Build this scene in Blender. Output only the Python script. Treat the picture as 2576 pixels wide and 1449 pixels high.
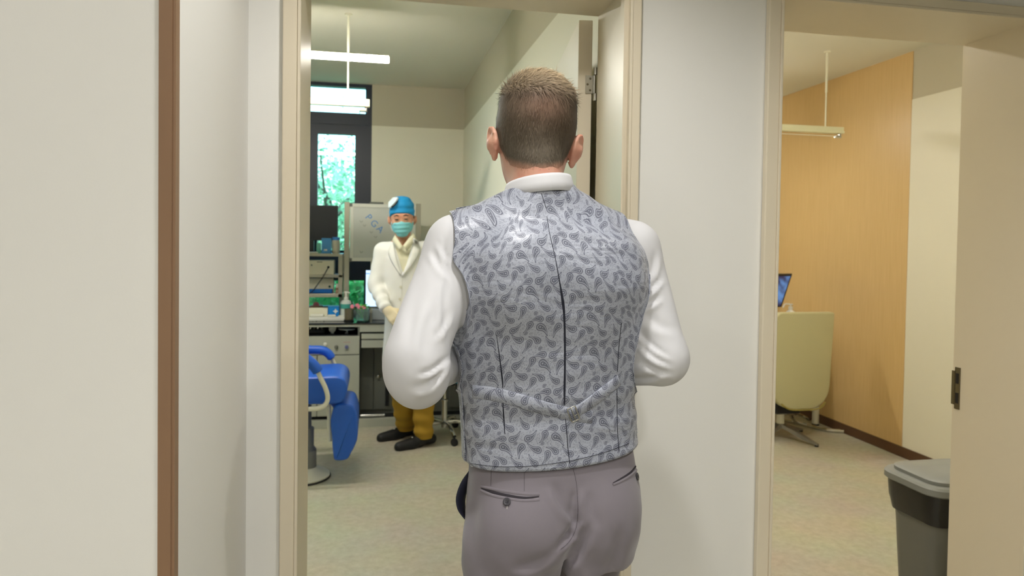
import bpy, bmesh, math, random
import numpy as np
from mathutils import Vector, Matrix
from mathutils.bvhtree import BVHTree
random.seed(7); RNG = np.random.default_rng(7)
scene = bpy.context.scene
col = scene.collection
for o in list(bpy.data.objects): bpy.data.objects.remove(o)

# ------------------------------------------------------------------ camera
FPX, PPX, PPY, CAMZ = 1764.0, 1288.0, 651.0, 1.44
def _n(v): v = np.array(v, float); return v/np.linalg.norm(v)
_dy = _n((943-PPX, 602-PPY, FPX))
_dx = np.array((10300-PPX, 741-PPY, FPX)); _dx = _n(_dx-_dx.dot(_dy)*_dy)
_dz = -_n(np.cross(_dy, _dx))
if _dz[1] > 0: _dz = -_dz
CR = np.array([_dx, _dy, _dz]); CC = np.array([0, 0, CAMZ])
def ray(x, y): return CR@np.array([x-PPX, y-PPY, FPX])
def onY(x, y, Y): d = ray(x, y); return CC+d*(Y/d[1])
def onX(x, y, X): d = ray(x, y); return CC+d*(X/d[0])
def onZ(x, y, Z): d = ray(x, y); return CC+d*((Z-CAMZ)/d[2])
def topx(p):
    c = (np.asarray(p, float)-CC)@CR; return np.stack([PPX+FPX*c[..., 0]/c[..., 2], PPY+FPX*c[..., 1]/c[..., 2]], -1)
cd = bpy.data.cameras.new('camera'); cam = bpy.data.objects.new('camera', cd); col.objects.link(cam)
cd.sensor_fit = 'HORIZONTAL'; cd.sensor_width = 36.0; cd.lens = FPX/2576*36
cd.shift_x = 0.0; cd.shift_y = (PPY-724.5)/2576
cd.clip_start = 0.05; cd.clip_end = 200
M = Matrix.Identity(4)
for i in range(3):
    M[i][0] = CR[i, 0]; M[i][1] = -CR[i, 1]; M[i][2] = -CR[i, 2]; M[i][3] = CC[i]
cam.matrix_world = M
cd.dof.use_dof = True; cd.dof.focus_distance = 1.36; cd.dof.aperture_fstop = 6.0
scene.camera = cam

# ------------------------------------------------------------------ view + world
vs = scene.view_settings
vs.view_transform = 'Standard'; vs.look = 'None'; vs.gamma = 1.0; vs.use_curve_mapping = False; vs.exposure = 0.12
world = bpy.data.worlds.new('world'); scene.world = world; world.use_nodes = True
wn = world.node_tree; bg = wn.nodes['Background']
sky = wn.nodes.new('ShaderNodeTexSky'); sky.sky_type = 'NISHITA'; sky.sun_disc = False
sky.sun_elevation = math.radians(50); sky.sun_rotation = math.radians(200); sky.air_density = 1.6; sky.dust_density = 3.0
wn.links.new(sky.outputs[0], bg.inputs['Color']); bg.inputs['Strength'].default_value = 1.15

# ------------------------------------------------------------------ materials
def lin(c):
    return tuple(((v/255)/12.92 if v/255 <= 0.04045 else ((v/255+0.055)/1.055)**2.4) for v in c)
MATS = {}
def mat(name, rgb, rough=0.6, metal=0.0, spec=0.4, bump=0.0, bscale=200.0, var=0.0, vscale=3.0, emit=None, estr=0.0, sheen=0.0, stretch=None, coat=0.0):
    if name in MATS: return MATS[name]
    m = bpy.data.materials.new(name); m.use_nodes = True
    nt = m.node_tree; b = nt.nodes['Principled BSDF']
    c = lin(rgb)+(1,)
    b.inputs['Base Color'].default_value = c
    b.inputs['Roughness'].default_value = rough; b.inputs['Metallic'].default_value = metal
    b.inputs['Specular IOR Level'].default_value = spec
    b.inputs['Sheen Weight'].default_value = sheen
    b.inputs['Coat Weight'].default_value = coat
    if emit: b.inputs['Emission Color'].default_value = lin(emit)+(1,); b.inputs['Emission Strength'].default_value = estr
    if bump or var:
        tc = nt.nodes.new('ShaderNodeTexCoord'); mp = nt.nodes.new('ShaderNodeMapping')
        if stretch: mp.inputs['Scale'].default_value = stretch
        nt.links.new(tc.outputs['Object'], mp.inputs['Vector'])
    if bump:
        n = nt.nodes.new('ShaderNodeTexNoise'); n.inputs['Scale'].default_value = bscale; n.inputs['Detail'].default_value = 3
        nt.links.new(mp.outputs[0], n.inputs['Vector'])
        bp = nt.nodes.new('ShaderNodeBump'); bp.inputs['Strength'].default_value = bump; bp.inputs['Distance'].default_value = 0.002
        nt.links.new(n.outputs['Fac'], bp.inputs['Height']); nt.links.new(bp.outputs[0], b.inputs['Normal'])
    if var:
        n = nt.nodes.new('ShaderNodeTexNoise'); n.inputs['Scale'].default_value = vscale; n.inputs['Detail'].default_value = 4
        nt.links.new(mp.outputs[0], n.inputs['Vector'])
        mx = nt.nodes.new('ShaderNodeMix'); mx.data_type = 'RGBA'
        mx.inputs[6].default_value = tuple(v*(1-var) for v in c[:3])+(1,); mx.inputs[7].default_value = tuple(min(1, v*(1+var)) for v in c[:3])+(1,)
        nt.links.new(n.outputs['Fac'], mx.inputs[0]); nt.links.new(mx.outputs[2], b.inputs['Base Color'])
    MATS[name] = m
    return m
def emis(name, rgb, s):
    if name in MATS: return MATS[name]
    m = bpy.data.materials.new(name); m.use_nodes = True; nt = m.node_tree
    nt.nodes.remove(nt.nodes['Principled BSDF']); e = nt.nodes.new('ShaderNodeEmission')
    e.inputs[0].default_value = lin(rgb)+(1,); e.inputs[1].default_value = s
    nt.links.new(e.outputs[0], nt.nodes['Material Output'].inputs[0]); MATS[name] = m
    return m

# ------------------------------------------------------------------ mesh helpers
def link(name, me, m=None, parent=None, smooth=False):
    o = bpy.data.objects.new(name, me); col.objects.link(o)
    if m is not None and not me.materials: me.materials.append(m)
    if smooth:
        me.polygons.foreach_set('use_smooth', [True]*len(me.polygons))
    if parent is not None: o.parent = parent
    return o
def tag(o, label=None, cat=None, group=None, kind=None):
    if label: o['label'] = label
    if cat: o['category'] = cat
    if group: o['group'] = group
    if kind: o['kind'] = kind
    return o
def empty(name, loc=(0, 0, 0), label=None, cat=None, group=None, rz=0.0):
    o = bpy.data.objects.new(name, None); col.objects.link(o); o.location = loc; o.rotation_euler[2] = rz
    o.empty_display_size = 0.05
    return tag(o, label, cat, group)
class MB:
    """collects shapes into one mesh"""
    def __init__(s): s.v = []; s.f = []
    def add(s, vs_, fs):
        b = len(s.v); s.v += [tuple(float(k) for k in v) for v in vs_]; s.f += [tuple(i+b for i in f) for f in fs]; return s
    def box(s, a, b, bev=0.0):
        a = np.minimum(a, b).astype(float) if False else np.array([min(p, q) for p, q in zip(a, b)], float); b = np.array(b, float) if False else np.maximum(a, np.array(b, float))
        if bev <= 0:
            x0, y0, z0 = a; x1, y1, z1 = b
            return s.add([(x0, y0, z0), (x1, y0, z0), (x1, y1, z0), (x0, y1, z0), (x0, y0, z1), (x1, y0, z1), (x1, y1, z1), (x0, y1, z1)],
                         [(0, 3, 2, 1), (4, 5, 6, 7), (0, 1, 5, 4), (1, 2, 6, 5), (2, 3, 7, 6), (3, 0, 4, 7)])
        bm = bmesh.new(); bmesh.ops.create_cube(bm, size=1.0)
        bmesh.ops.scale(bm, vec=tuple(b-a), verts=bm.verts); bmesh.ops.translate(bm, vec=tuple((a+b)/2), verts=bm.verts)
        bmesh.ops.bevel(bm, geom=bm.edges, offset=min(bev, 0.49*min(b-a)), segments=2, affect='EDGES', profile=0.5)
        bm.verts.index_update()
        s.add([v.co for v in bm.verts], [[v.index for v in f.verts] for f in bm.faces]); bm.free(); return s
    def tube(s, pts, r, n=10, cap=True, closed=False):
        pts = [np.array(p, float) for p in pts]; k = len(pts); rr = [r]*k if np.isscalar(r) else list(r)
        vs_ = []; up = None
        for i in range(k):
            if closed: t = pts[(i+1) % k]-pts[i-1]
            else: t = pts[min(i+1, k-1)]-pts[max(i-1, 0)]
            t = t/(np.linalg.norm(t)+1e-12)
            if up is None:
                up = np.array([0, 0, 1.0]) if abs(t[2]) < 0.9 else np.array([1.0, 0, 0])
            a = up-t*up.dot(t); a /= np.linalg.norm(a)+1e-12; up = a; b = np.cross(t, a)
            for j in range(n):
                w = 2*math.pi*j/n; vs_.append(pts[i]+rr[i]*(math.cos(w)*a+math.sin(w)*b))
        fs = []
        for i in range(k if closed else k-1):
            for j in range(n):
                i2 = (i+1) % k
                fs.append((i*n+j, i*n+(j+1) % n, i2*n+(j+1) % n, i2*n+j))
        if cap and not closed: fs += [tuple(range(n-1, -1, -1)), tuple((k-1)*n+j for j in range(n))]
        return s.add(vs_, fs)
    def lathe(s, prof, c=(0, 0, 0), n=24, axis='z'):
        vs_ = []; k = len(prof)
        for (r, z) in prof:
            for j in range(n):
                w = 2*math.pi*j/n; p = (r*math.cos(w), r*math.sin(w), z)
                if axis == 'y': p = (p[0], -p[2], p[1])
                if axis == 'x': p = (p[2], p[0], p[1])
                vs_.append((p[0]+c[0], p[1]+c[1], p[2]+c[2]))
        fs = []
        for i in range(k-1):
            for j in range(n): fs.append((i*n+j, i*n+(j+1) % n, (i+1)*n+(j+1) % n, (i+1)*n+j))
        fs += [tuple(range(n-1, -1, -1)), tuple((k-1)*n+j for j in range(n))]
        return s.add(vs_, fs)
    def prism(s, poly, d0, d1, plane='xz'):
        """polygon in a plane extruded along the third axis"""
        n = len(poly); vs_ = []
        for d in (d0, d1):
            for (u, v) in poly:
                vs_.append({'xz': (u, d, v), 'xy': (u, v, d), 'yz': (d, u, v)}[plane])
        fs = [tuple(range(n)), tuple(range(2*n-1, n-1, -1))]+[(i, i+n, (i+1) % n+n, (i+1) % n) for i in range(n)]
        return s.add(vs_, fs)
    def build(s, name, m, parent=None, smooth=False, origin=None, fixn=True, autosmooth=None):
        me = bpy.data.meshes.new(name)
        v = s.v
        if origin is not None: v = [(a-origin[0], b-origin[1], c-origin[2]) for a, b, c in v]
        me.from_pydata(v, [], s.f)
        if fixn:
            bm = bmesh.new(); bm.from_mesh(me); bmesh.ops.recalc_face_normals(bm, faces=bm.faces); bm.to_mesh(me); bm.free()
        me.update()
        o = link(name, me, m, parent, smooth)
        if origin is not None: o.location = origin
        if smooth and autosmooth:
            me.set_sharp_from_angle(angle=math.radians(autosmooth))
        return o
def struct(name, mb, m, parent=None, label=None):
    o = mb.build(name, m, parent)
    if parent is None: o['kind'] = 'structure'
    if label: o['label'] = label
    return o
def box(name, a, b, m, parent=None, bev=0.0, smooth=False): return MB().box(a, b, bev).build(name, m, parent, smooth)
def arcpts(p, k=8):
    """smooth a polyline (Catmull-Rom)"""
    p = [np.array(q, float) for q in p]; out = []
    for i in range(len(p)-1):
        a = p[max(i-1, 0)]; b = p[i]; c = p[i+1]; d = p[min(i+2, len(p)-1)]
        for j in range(k):
            t = j/k; out.append(0.5*((2*b)+(c-a)*t+(2*a-5*b+4*c-d)*t*t+(-a+3*b-3*c+d)*t**3))
    out.append(p[-1]); return out
def rounded_rect(x0, x1, z0, z1, r, n=5):
    if np.isscalar(r): r = (r,)*4
    out = []
    for (cx, cz, a0, q) in ((x1-r[0], z1-r[0], 0, r[0]), (x0+r[1], z1-r[1], 90, r[1]), (x0+r[2], z0+r[2], 180, r[2]), (x1-r[3], z0+r[3], 270, r[3])):
        for i in range(n+1):
            w = math.radians(a0+90*i/n); out.append((cx+q*math.cos(w), cz+q*math.sin(w)))
    return out

# ------------------------------------------------------------------ signed-distance modelling (numpy surface nets)
class Field:
    def __init__(s, lo, hi, h):
        s.lo = np.array(lo, float); s.h = h; s.n = np.ceil((np.array(hi)-s.lo)/h).astype(int)+1
        s.a = np.full(tuple(s.n), 0.5, np.float32)
    def _sub(s, lo, hi):
        i0 = np.clip(np.floor((np.array(lo)-s.lo)/s.h).astype(int), 0, s.n-1); i1 = np.clip(np.ceil((np.array(hi)-s.lo)/s.h).astype(int)+1, 1, s.n)
        sl = tuple(slice(a, b) for a, b in zip(i0, i1))
        g = [(np.arange(a, b)*s.h+l).astype(np.float32) for a, b, l in zip(i0, i1, s.lo)]
        return sl, np.meshgrid(*g, indexing='ij', sparse=True)
    def _put(s, sl, d, k, op):
        a = s.a[sl]
        if op == 'add':
            if k > 0: hh = np.maximum(k-np.abs(a-d), 0)/k; s.a[sl] = np.minimum(a, d)-hh*hh*k*0.25
            else: s.a[sl] = np.minimum(a, d)
        elif op == 'sub':
            d = -d
            if k > 0: hh = np.maximum(k-np.abs(a-d), 0)/k; s.a[sl] = np.maximum(a, d)+hh*hh*k*0.25
            else: s.a[sl] = np.maximum(a, d)
    def cap(s, p0, p1, r0, r1, k=0.02, op='add', sq=None):
        p0 = np.array(p0, float); p1 = np.array(p1, float); m = max(r0, r1)+k+0.05
        sl, (X, Y, Z) = s._sub(np.minimum(p0, p1)-m, np.maximum(p0, p1)+m)
        b = p1-p0; L = b.dot(b)
        t = np.clip(((X-p0[0])*b[0]+(Y-p0[1])*b[1]+(Z-p0[2])*b[2])/max(L, 1e-9), 0, 1)
        dx = X-p0[0]-t*b[0]; dy = Y-p0[1]-t*b[1]; dz = Z-p0[2]-t*b[2]
        if sq is not None: dx = dx/sq[0]; dy = dy/sq[1]; dz = dz/sq[2]
        d = np.sqrt(dx*dx+dy*dy+dz*dz)-(r0+(r1-r0)*t)
        s._put(sl, d, k, op); return s
    def ell(s, c, r, k=0.02, rot=None, op='add'):
        c = np.array(c, float); r = np.array(r, float); m = max(r)+k+0.05
        sl, (X, Y, Z) = s._sub(c-m, c+m)
        X = X-c[0]; Y = Y-c[1]; Z = Z-c[2]
        if rot is not None:
            R = np.array(rot)  # rows: local axes
            X, Y, Z = (R[0, 0]*X+R[0, 1]*Y+R[0, 2]*Z, R[1, 0]*X+R[1, 1]*Y+R[1, 2]*Z, R[2, 0]*X+R[2, 1]*Y+R[2, 2]*Z)
        k0 = np.sqrt((X/r[0])**2+(Y/r[1])**2+(Z/r[2])**2); k1 = np.sqrt((X/r[0]**2)**2+(Y/r[1]**2)**2+(Z/r[2]**2)**2)+1e-6
        s._put(sl, k0*(k0-1)/k1, k, op); return s
    def loft(s, rows, k=0.02, pw=2.0, op='add'):
        """rows: (z, cx, cy, a, b_back, b_front); super-ellipse sections"""
        rows = np.array(rows, float); z0, z1 = rows[0, 0], rows[-1, 0]
        ma = rows[:, 3:].max()+0.08+k
        sl, (X, Y, Z) = s._sub((rows[:, 1].min()-ma, rows[:, 2].min()-ma, z0-0.06), (rows[:, 1].max()+ma, rows[:, 2].max()+ma, z1+0.06))
        zz = np.clip(Z, z0, z1); g = lambda i: np.interp(zz, rows[:, 0], rows[:, i]).astype(np.float32)
        cx, cy, a, bb, bf = (g(i) for i in range(1, 6))
        U = np.abs(X-cx)/a; Vv = Y-cy; V = np.where(Vv < 0, -Vv/bb, Vv/bf)
        q = (U**pw+V**pw)**(1/pw)
        d = (q-1)*np.minimum(a, np.where(Vv < 0, bb, bf))
        dz = np.abs(Z-zz); d = np.where(dz > 0, np.sqrt(np.maximum(d, 0)**2+dz**2), d)
        s._put(sl, d.astype(np.float32), k, op); return s
    def grid(s):
        return np.meshgrid(*[(np.arange(n)*s.h+l).astype(np.float32) for n, l in zip(s.n, s.lo)], indexing='ij', sparse=True)
    def sample(s, p):
        q = (np.asarray(p, float)-s.lo)/s.h; q = np.clip(q, 0, np.array(s.n)-1.001); i = q.astype(int); f = q-i
        a = s.a; r = 0
        for dx in (0, 1):
            for dy in (0, 1):
                for dz in (0, 1):
                    w = (f[..., 0] if dx else 1-f[..., 0])*(f[..., 1] if dy else 1-f[..., 1])*(f[..., 2] if dz else 1-f[..., 2])
                    r = r+w*a[i[..., 0]+dx, i[..., 1]+dy, i[..., 2]+dz]
        return r
    def grad(s, p):
        e = s.h*0.8; g = np.stack([s.sample(p+np.eye(3)[i]*e)-s.sample(p-np.eye(3)[i]*e) for i in range(3)], -1)
        return g/(np.linalg.norm(g, axis=-1, keepdims=True)+1e-9)
    def project(s, p, off, it=12):
        p = np.array(p, float)
        for _ in range(it):
            p = p-np.clip(s.sample(p)-off, -0.03, 0.03)[..., None]*s.grad(p)*0.8
        return p
    def copy(s):
        o = Field.__new__(Field); o.lo = s.lo; o.h = s.h; o.n = s.n; o.a = s.a.copy(); return o
    def mesh(s, iso=0.0, relax=2):
        a = s.a-iso; n = a.shape
        ins = a < 0
        c = np.zeros((n[0]-1, n[1]-1, n[2]-1), np.int8)
        for dx in (0, 1):
            for dy in (0, 1):
                for dz in (0, 1): c += ins[dx:n[0]-1+dx, dy:n[1]-1+dy, dz:n[2]-1+dz]
        act = (c > 0) & (c < 8); idx = np.argwhere(act)
        ids = np.full(act.shape, -1, np.int32); ids[act] = np.arange(len(idx))
        P = np.zeros((len(idx), 3)); W = np.zeros(len(idx))
        cs = [(x, y, z) for x in (0, 1) for y in (0, 1) for z in (0, 1)]
        for i, p in enumerate(cs):
            for q in cs[i+1:]:
                if sum(abs(u-v) for u, v in zip(p, q)) != 1: continue
                va = a[idx[:, 0]+p[0], idx[:, 1]+p[1], idx[:, 2]+p[2]]; vb = a[idx[:, 0]+q[0], idx[:, 1]+q[1], idx[:, 2]+q[2]]
                x = (va < 0) != (vb < 0); t = np.where(x, va/np.where(x, va-vb, 1), 0)
                P += np.where(x[:, None], np.array(p)+t[:, None]*(np.array(q)-np.array(p)), 0); W += x
        P = s.lo+(idx+P/W[:, None])*s.h
        F = []
        for ax in range(3):
            o1, o2 = [(1, 2), (2, 0), (0, 1)][ax]
            sl0 = [slice(1, -1)]*3; sl1 = [slice(1, -1)]*3; sl0[ax] = slice(0, -1); sl1[ax] = slice(1, None)
            A = ins[tuple(sl0)]; B = ins[tuple(sl1)]; e = np.argwhere(A != B); flip = A[tuple(e.T)]
            off = np.ones(3, int); off[ax] = 0; e = e+off
            def cid(u, v):
                r = e.copy(); r[:, o1] += u; r[:, o2] += v; return ids[tuple(r.T)]
            q = np.stack([cid(-1, -1), cid(0, -1), cid(0, 0), cid(-1, 0)], 1)
            q[~flip] = q[~flip][:, ::-1]; F.append(q)
        F = np.concatenate(F)
        for _ in range(relax):
            S = np.zeros_like(P); N = np.zeros(len(P))
            for u, v in ((0, 1), (1, 2), (2, 3), (3, 0)):
                np.add.at(S, F[:, u], P[F[:, v]]); np.add.at(S, F[:, v], P[F[:, u]]); np.add.at(N, F[:, u], 1); np.add.at(N, F[:, v], 1)
            P = 0.5*P+0.5*S/np.maximum(N, 1)[:, None]
        return P, F
def np_mesh(name, P, F, m, parent=None, smooth=True):
    me = bpy.data.meshes.new(name); F = np.asarray(F); nv = F.shape[1]
    me.vertices.add(len(P)); me.vertices.foreach_set('co', np.asarray(P, np.float32).ravel())
    me.loops.add(F.size); me.loops.foreach_set('vertex_index', F.astype(np.int32).ravel())
    me.polygons.add(len(F)); me.polygons.foreach_set('loop_start', np.arange(0, F.size, nv, dtype=np.int32))
    me.update(calc_edges=True); me.validate()
    return link(name, me, m, parent, smooth)
def wob(P, fr, seed=0, n=6):
    """cheap smooth noise from sines, about -1..1"""
    r = np.random.default_rng(seed); out = 0
    for i in range(n):
        d = r.normal(size=3); d /= np.linalg.norm(d); f = fr*(0.6+0.9*r.random())
        out = out+np.sin((P[..., 0]*d[0]+P[..., 1]*d[1]+P[..., 2]*d[2])*f+r.random()*6.28)
    return out/n*1.6
# ------------------------------------------------------------------ room shell
CEIL, YW, YC, YF, YB = 2.77, 1.72, 1.705, 1.97, 6.18
D1L, D1R, D2L, D2R, HD = -0.1735, 0.631, 1.057, 1.867, 2.097
XR1, XR2 = 0.764, 3.574
white = mat('corridor_paint', (232, 231, 226), 0.55, spec=0.3, bump=0.03, bscale=300)
cream = mat('room_paint', (224, 218, 194), 0.6, spec=0.3, bump=0.03, bscale=300)
ceilm = mat('ceiling_paint', (226, 222, 205), 0.8, spec=0.2)
framem = mat('door_frame_paint', (222, 211, 188), 0.4, spec=0.4)
def floor_material():
    m = bpy.data.materials.new('floor_vinyl'); m.use_nodes = True; nt = m.node_tree; b = nt.nodes['Principled BSDF']
    tc = nt.nodes.new('ShaderNodeTexCoord'); n1 = nt.nodes.new('ShaderNodeTexNoise'); n1.inputs['Scale'].default_value = 26; n1.inputs['Detail'].default_value = 6; n1.inputs['Roughness'].default_value = 0.65
    n2 = nt.nodes.new('ShaderNodeTexNoise'); n2.inputs['Scale'].default_value = 3.0; n2.inputs['Detail'].default_value = 3
    r1 = nt.nodes.new('ShaderNodeValToRGB'); r1.color_ramp.elements[0].position = 0.3; r1.color_ramp.elements[1].position = 0.72
    r1.color_ramp.elements[0].color = lin((184, 178, 156))+(1,); r1.color_ramp.elements[1].color = lin((208, 203, 184))+(1,)
    mx = nt.nodes.new('ShaderNodeMix'); mx.data_type = 'RGBA'; mx.blend_type = 'MULTIPLY'; mx.inputs[0].default_value = 0.25
    nt.links.new(tc.outputs['Object'], n1.inputs['Vector']); nt.links.new(tc.outputs['Object'], n2.inputs['Vector'])
    nt.links.new(n1.outputs['Fac'], r1.inputs['Fac']); nt.links.new(r1.outputs[0], mx.inputs[6]); nt.links.new(n2.outputs['Color'], mx.inputs[7])
    nt.links.new(mx.outputs[2], b.inputs['Base Color']); b.inputs['Roughness'].default_value = 0.45; b.inputs['Specular IOR Level'].default_value = 0.35
    return m
struct('floor', MB().box((-3.2, -1.6, -0.1), (5.2, YB+0.2, 0.0)), floor_material(), label='pale beige mottled vinyl floor')
struct('ceiling', MB().box((-3.2, YF-0.02, CEIL), (5.2, YB+0.2, CEIL+0.1)), ceilm)
struct('ceiling_corridor', MB().box((-3.2, -1.6, 2.55), (5.2, YF-0.02, 2.65)), ceilm)
# partition between the corridor and the two rooms
JB = 0.02
wm = MB()
for x0, x1 in ((-3.2, D1L-JB), (D1R+JB, D2L-JB), (D2R+JB, 5.2)): wm.box((x0, YW, 0), (x1, YF-0.02, CEIL))
for x0, x1 in ((D1L-JB, D1R+JB), (D2L-JB, D2R+JB)): wm.box((x0, YW, HD+JB), (x1, YF-0.02, CEIL))
struct('wall_partition', wm, white)
wr = MB()
for x0, x1 in ((-3.2, D1L-JB), (D1R+JB, D2L-JB), (D2R+JB, 5.2)): wr.box((x0, YF-0.02, 0), (x1, YF-0.005, CEIL))
for x0, x1 in ((D1L-JB, D1R+JB), (D2L-JB, D2R+JB)): wr.box((x0, YF-0.02, HD+JB), (x1, YF-0.005, CEIL))
struct('wall_partition_room_side', wr, cream)
# nearer wall on the corridor's left with its return and brown edge trim
YN = 1.117; XS = -0.291
struct('wall_left', MB().box((-3.2, YN, 0), (XS-0.0225, YW, 2.55)).box((XS-0.0225, YN+0.022, 0), (XS, YW, 2.55)), white, label='plain white wall panel beside the doorway')
brown = mat('brown_trim', (140, 110, 84), 0.45, spec=0.35, var=0.06, vscale=8, stretch=(8, 8, 0.6))
tm = MB().box((XS-0.0225, YN-0.002, 0), (XS-0.0045, YN+0.021, 2.55)).box((XS-0.0045, YN+0.0005, 0), (XS+0.0005, YN+0.021, 2.55))
struct('trim_1', tm, brown, label='vertical brown edge trim on the white wall')
struct('wall_back', MB().box((-3.2, -1.7, 0), (5.2, -1.6, 2.55)), white)
struct('wall_corridor_left', MB().box((-3.3, -1.6, 0), (-3.2, YN, 2.55)), white)
struct('wall_corridor_right', MB().box((5.2, -1.6, 0), (5.3, YW, 2.55)), white)
# room walls
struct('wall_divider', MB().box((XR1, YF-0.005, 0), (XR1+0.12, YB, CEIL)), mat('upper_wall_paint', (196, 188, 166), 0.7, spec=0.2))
struct('wall_room_left', MB().box((-3.2, YF-0.005, 0), (-3.1, YB, CEIL)), cream)
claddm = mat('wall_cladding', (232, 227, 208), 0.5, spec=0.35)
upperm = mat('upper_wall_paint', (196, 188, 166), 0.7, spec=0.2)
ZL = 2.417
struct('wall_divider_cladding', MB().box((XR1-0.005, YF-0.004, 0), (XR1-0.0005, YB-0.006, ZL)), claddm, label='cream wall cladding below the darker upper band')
# window wall of the exam room: window spans from the left wall to the pier
WX1 = -0.035; WX0 = -3.0; WZ0 = 0.86
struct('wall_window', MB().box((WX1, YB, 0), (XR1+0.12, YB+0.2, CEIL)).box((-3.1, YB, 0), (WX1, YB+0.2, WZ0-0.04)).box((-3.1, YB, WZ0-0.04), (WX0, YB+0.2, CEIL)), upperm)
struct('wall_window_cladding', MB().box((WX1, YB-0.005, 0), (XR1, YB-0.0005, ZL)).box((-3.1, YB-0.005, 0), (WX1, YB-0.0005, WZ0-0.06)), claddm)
struct('wall_room_back', MB().box((XR1+0.12, YB, 0), (XR2+0.1, YB+0.2, CEIL)), cream)
# wall of the second room: white plaster near the door, wood panelling beyond
def wood_material():
    m = bpy.data.materials.new('wood_panel'); m.use_nodes = True; nt = m.node_tree; b = nt.nodes['Principled BSDF']
    tc = nt.nodes.new('ShaderNodeTexCoord'); mp = nt.nodes.new('ShaderNodeMapping'); mp.inputs['Scale'].default_value = (30, 60, 1.2)
    n = nt.nodes.new('ShaderNodeTexNoise'); n.inputs['Scale'].default_value = 3; n.inputs['Detail'].default_value = 6; n.inputs['Distortion'].default_value = 0.4
    r = nt.nodes.new('ShaderNodeValToRGB'); r.color_ramp.elements[0].position = 0.25; r.color_ramp.elements[1].position = 0.8
    r.color_ramp.elements[0].color = lin((206, 172, 116))+(1,); r.color_ramp.elements[1].color = lin((220, 188, 132))+(1,)
    nt.links.new(tc.outputs['Object'], mp.inputs[0]); nt.links.new(mp.outputs[0], n.inputs['Vector']); nt.links.new(n.outputs['Fac'], r.inputs['Fac'])
    nt.links.new(r.outputs[0], b.inputs['Base Color']); b.inputs['Roughness'].default_value = 0.38; b.inputs['Specular IOR Level'].default_value = 0.4
    return m
YS = 4.18
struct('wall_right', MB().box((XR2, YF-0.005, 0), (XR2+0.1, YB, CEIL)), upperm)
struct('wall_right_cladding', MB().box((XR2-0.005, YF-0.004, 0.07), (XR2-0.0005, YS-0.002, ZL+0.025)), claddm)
woodm = wood_material()
pan = MB(); yy = YS
struct('wall_right_panelling', MB().box((XR2-0.006, YS, 0.07), (XR2-0.0005, YB, CEIL)), woodm, label='tall light wood veneer wall panelling')
bbm = mat('baseboard_brown', (92, 66, 46), 0.5, spec=0.3)
struct('baseboard_right', MB().box((XR2-0.014, YF, 0), (XR2-0.0005, YS, 0.07)).box((XR2-0.014, YS, 0), (XR2-0.0005, YB, 0.0695)), bbm, label='dark brown skirting board')

# ------------------------------------------------------------------ door frames (lining, casing) and door leaf
def frame(i, xl, xr, cw_l, cw_r):
    m = MB()
    for x0, x1 in ((xl-JB, xl), (xr, xr+JB)): m.box((x0, YC, 0), (x1, YF, HD), 0)
    m.box((xl-JB, YC, HD), (xr+JB, YF, HD+JB))
    o = struct('trim_%d' % i, m, framem, label='cream door frame lining')
    c = MB()
    for x0, x1, s in ((xl-cw_l, xl-0.006, -1), (xr+0.006, xr+cw_r, 1)):
        c.box((x0, YC-0.004, 0), (x1, YW-0.0005, HD+0.034), 0.003)
    c.box((xl-0.006, YC-0.004, HD+0.006), (xr+0.006, YW-0.0005, HD+0.034), 0.003)
    o2 = c.build('casing', framem, o)
    # thin bead along the inside edge of the casing
    b = MB().box((xl-0.0065, YC-0.0075, 0), (xl+0.001, YC+0.004, HD), 0.0015).box((xr-0.001, YC-0.0075, 0), (xr+0.0065, YC+0.004, HD), 0.0015).box((xl, YC-0.0075, HD-0.001), (xr, YC+0.004, HD+0.006), 0.0015)
    b.build('bead', framem, o)
    return o
f1 = frame(2, D1L, D1R, 0.040, 0.030)
f2 = frame(3, D2L, D2R, 0.041, 0.032)
# rebate strip on the right lining of the first frame (where the closed door would rest)
MB().box((D1R-0.012, YC+0.012, 0), (D1R, YC+0.04, HD)).build('door_stop', framem, f1)
steel = mat('brushed_steel', (190, 188, 180), 0.32, metal=1.0)
dsteel = mat('aged_steel', (120, 112, 92), 0.42, metal=0.9)
blackp = mat('black_plastic', (22, 23, 27), 0.45)
# strike plate on the right lining of the second frame
zc0 = onX(2406, 976, D2R)[2]
sp = MB(); ya = YF-0.043
sp.box((D2R-0.0025, YF-0.030, zc0-0.068), (D2R+0.001, YF-0.010, zc0+0.068)).box((D2R-0.0025, YF-0.012, zc0-0.055), (D2R+0.001, YF+0.003, zc0+0.055))
spo = sp.build('strike_plate', dsteel, f2); spo['label'] = 'steel strike plate with two latch holes'
for dz in (0.032, -0.032): box('latch_hole', (D2R-0.0031, YF-0.026, zc0+dz-0.017), (D2R-0.001, YF-0.014, zc0+dz+0.017), blackp, spo)
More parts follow.
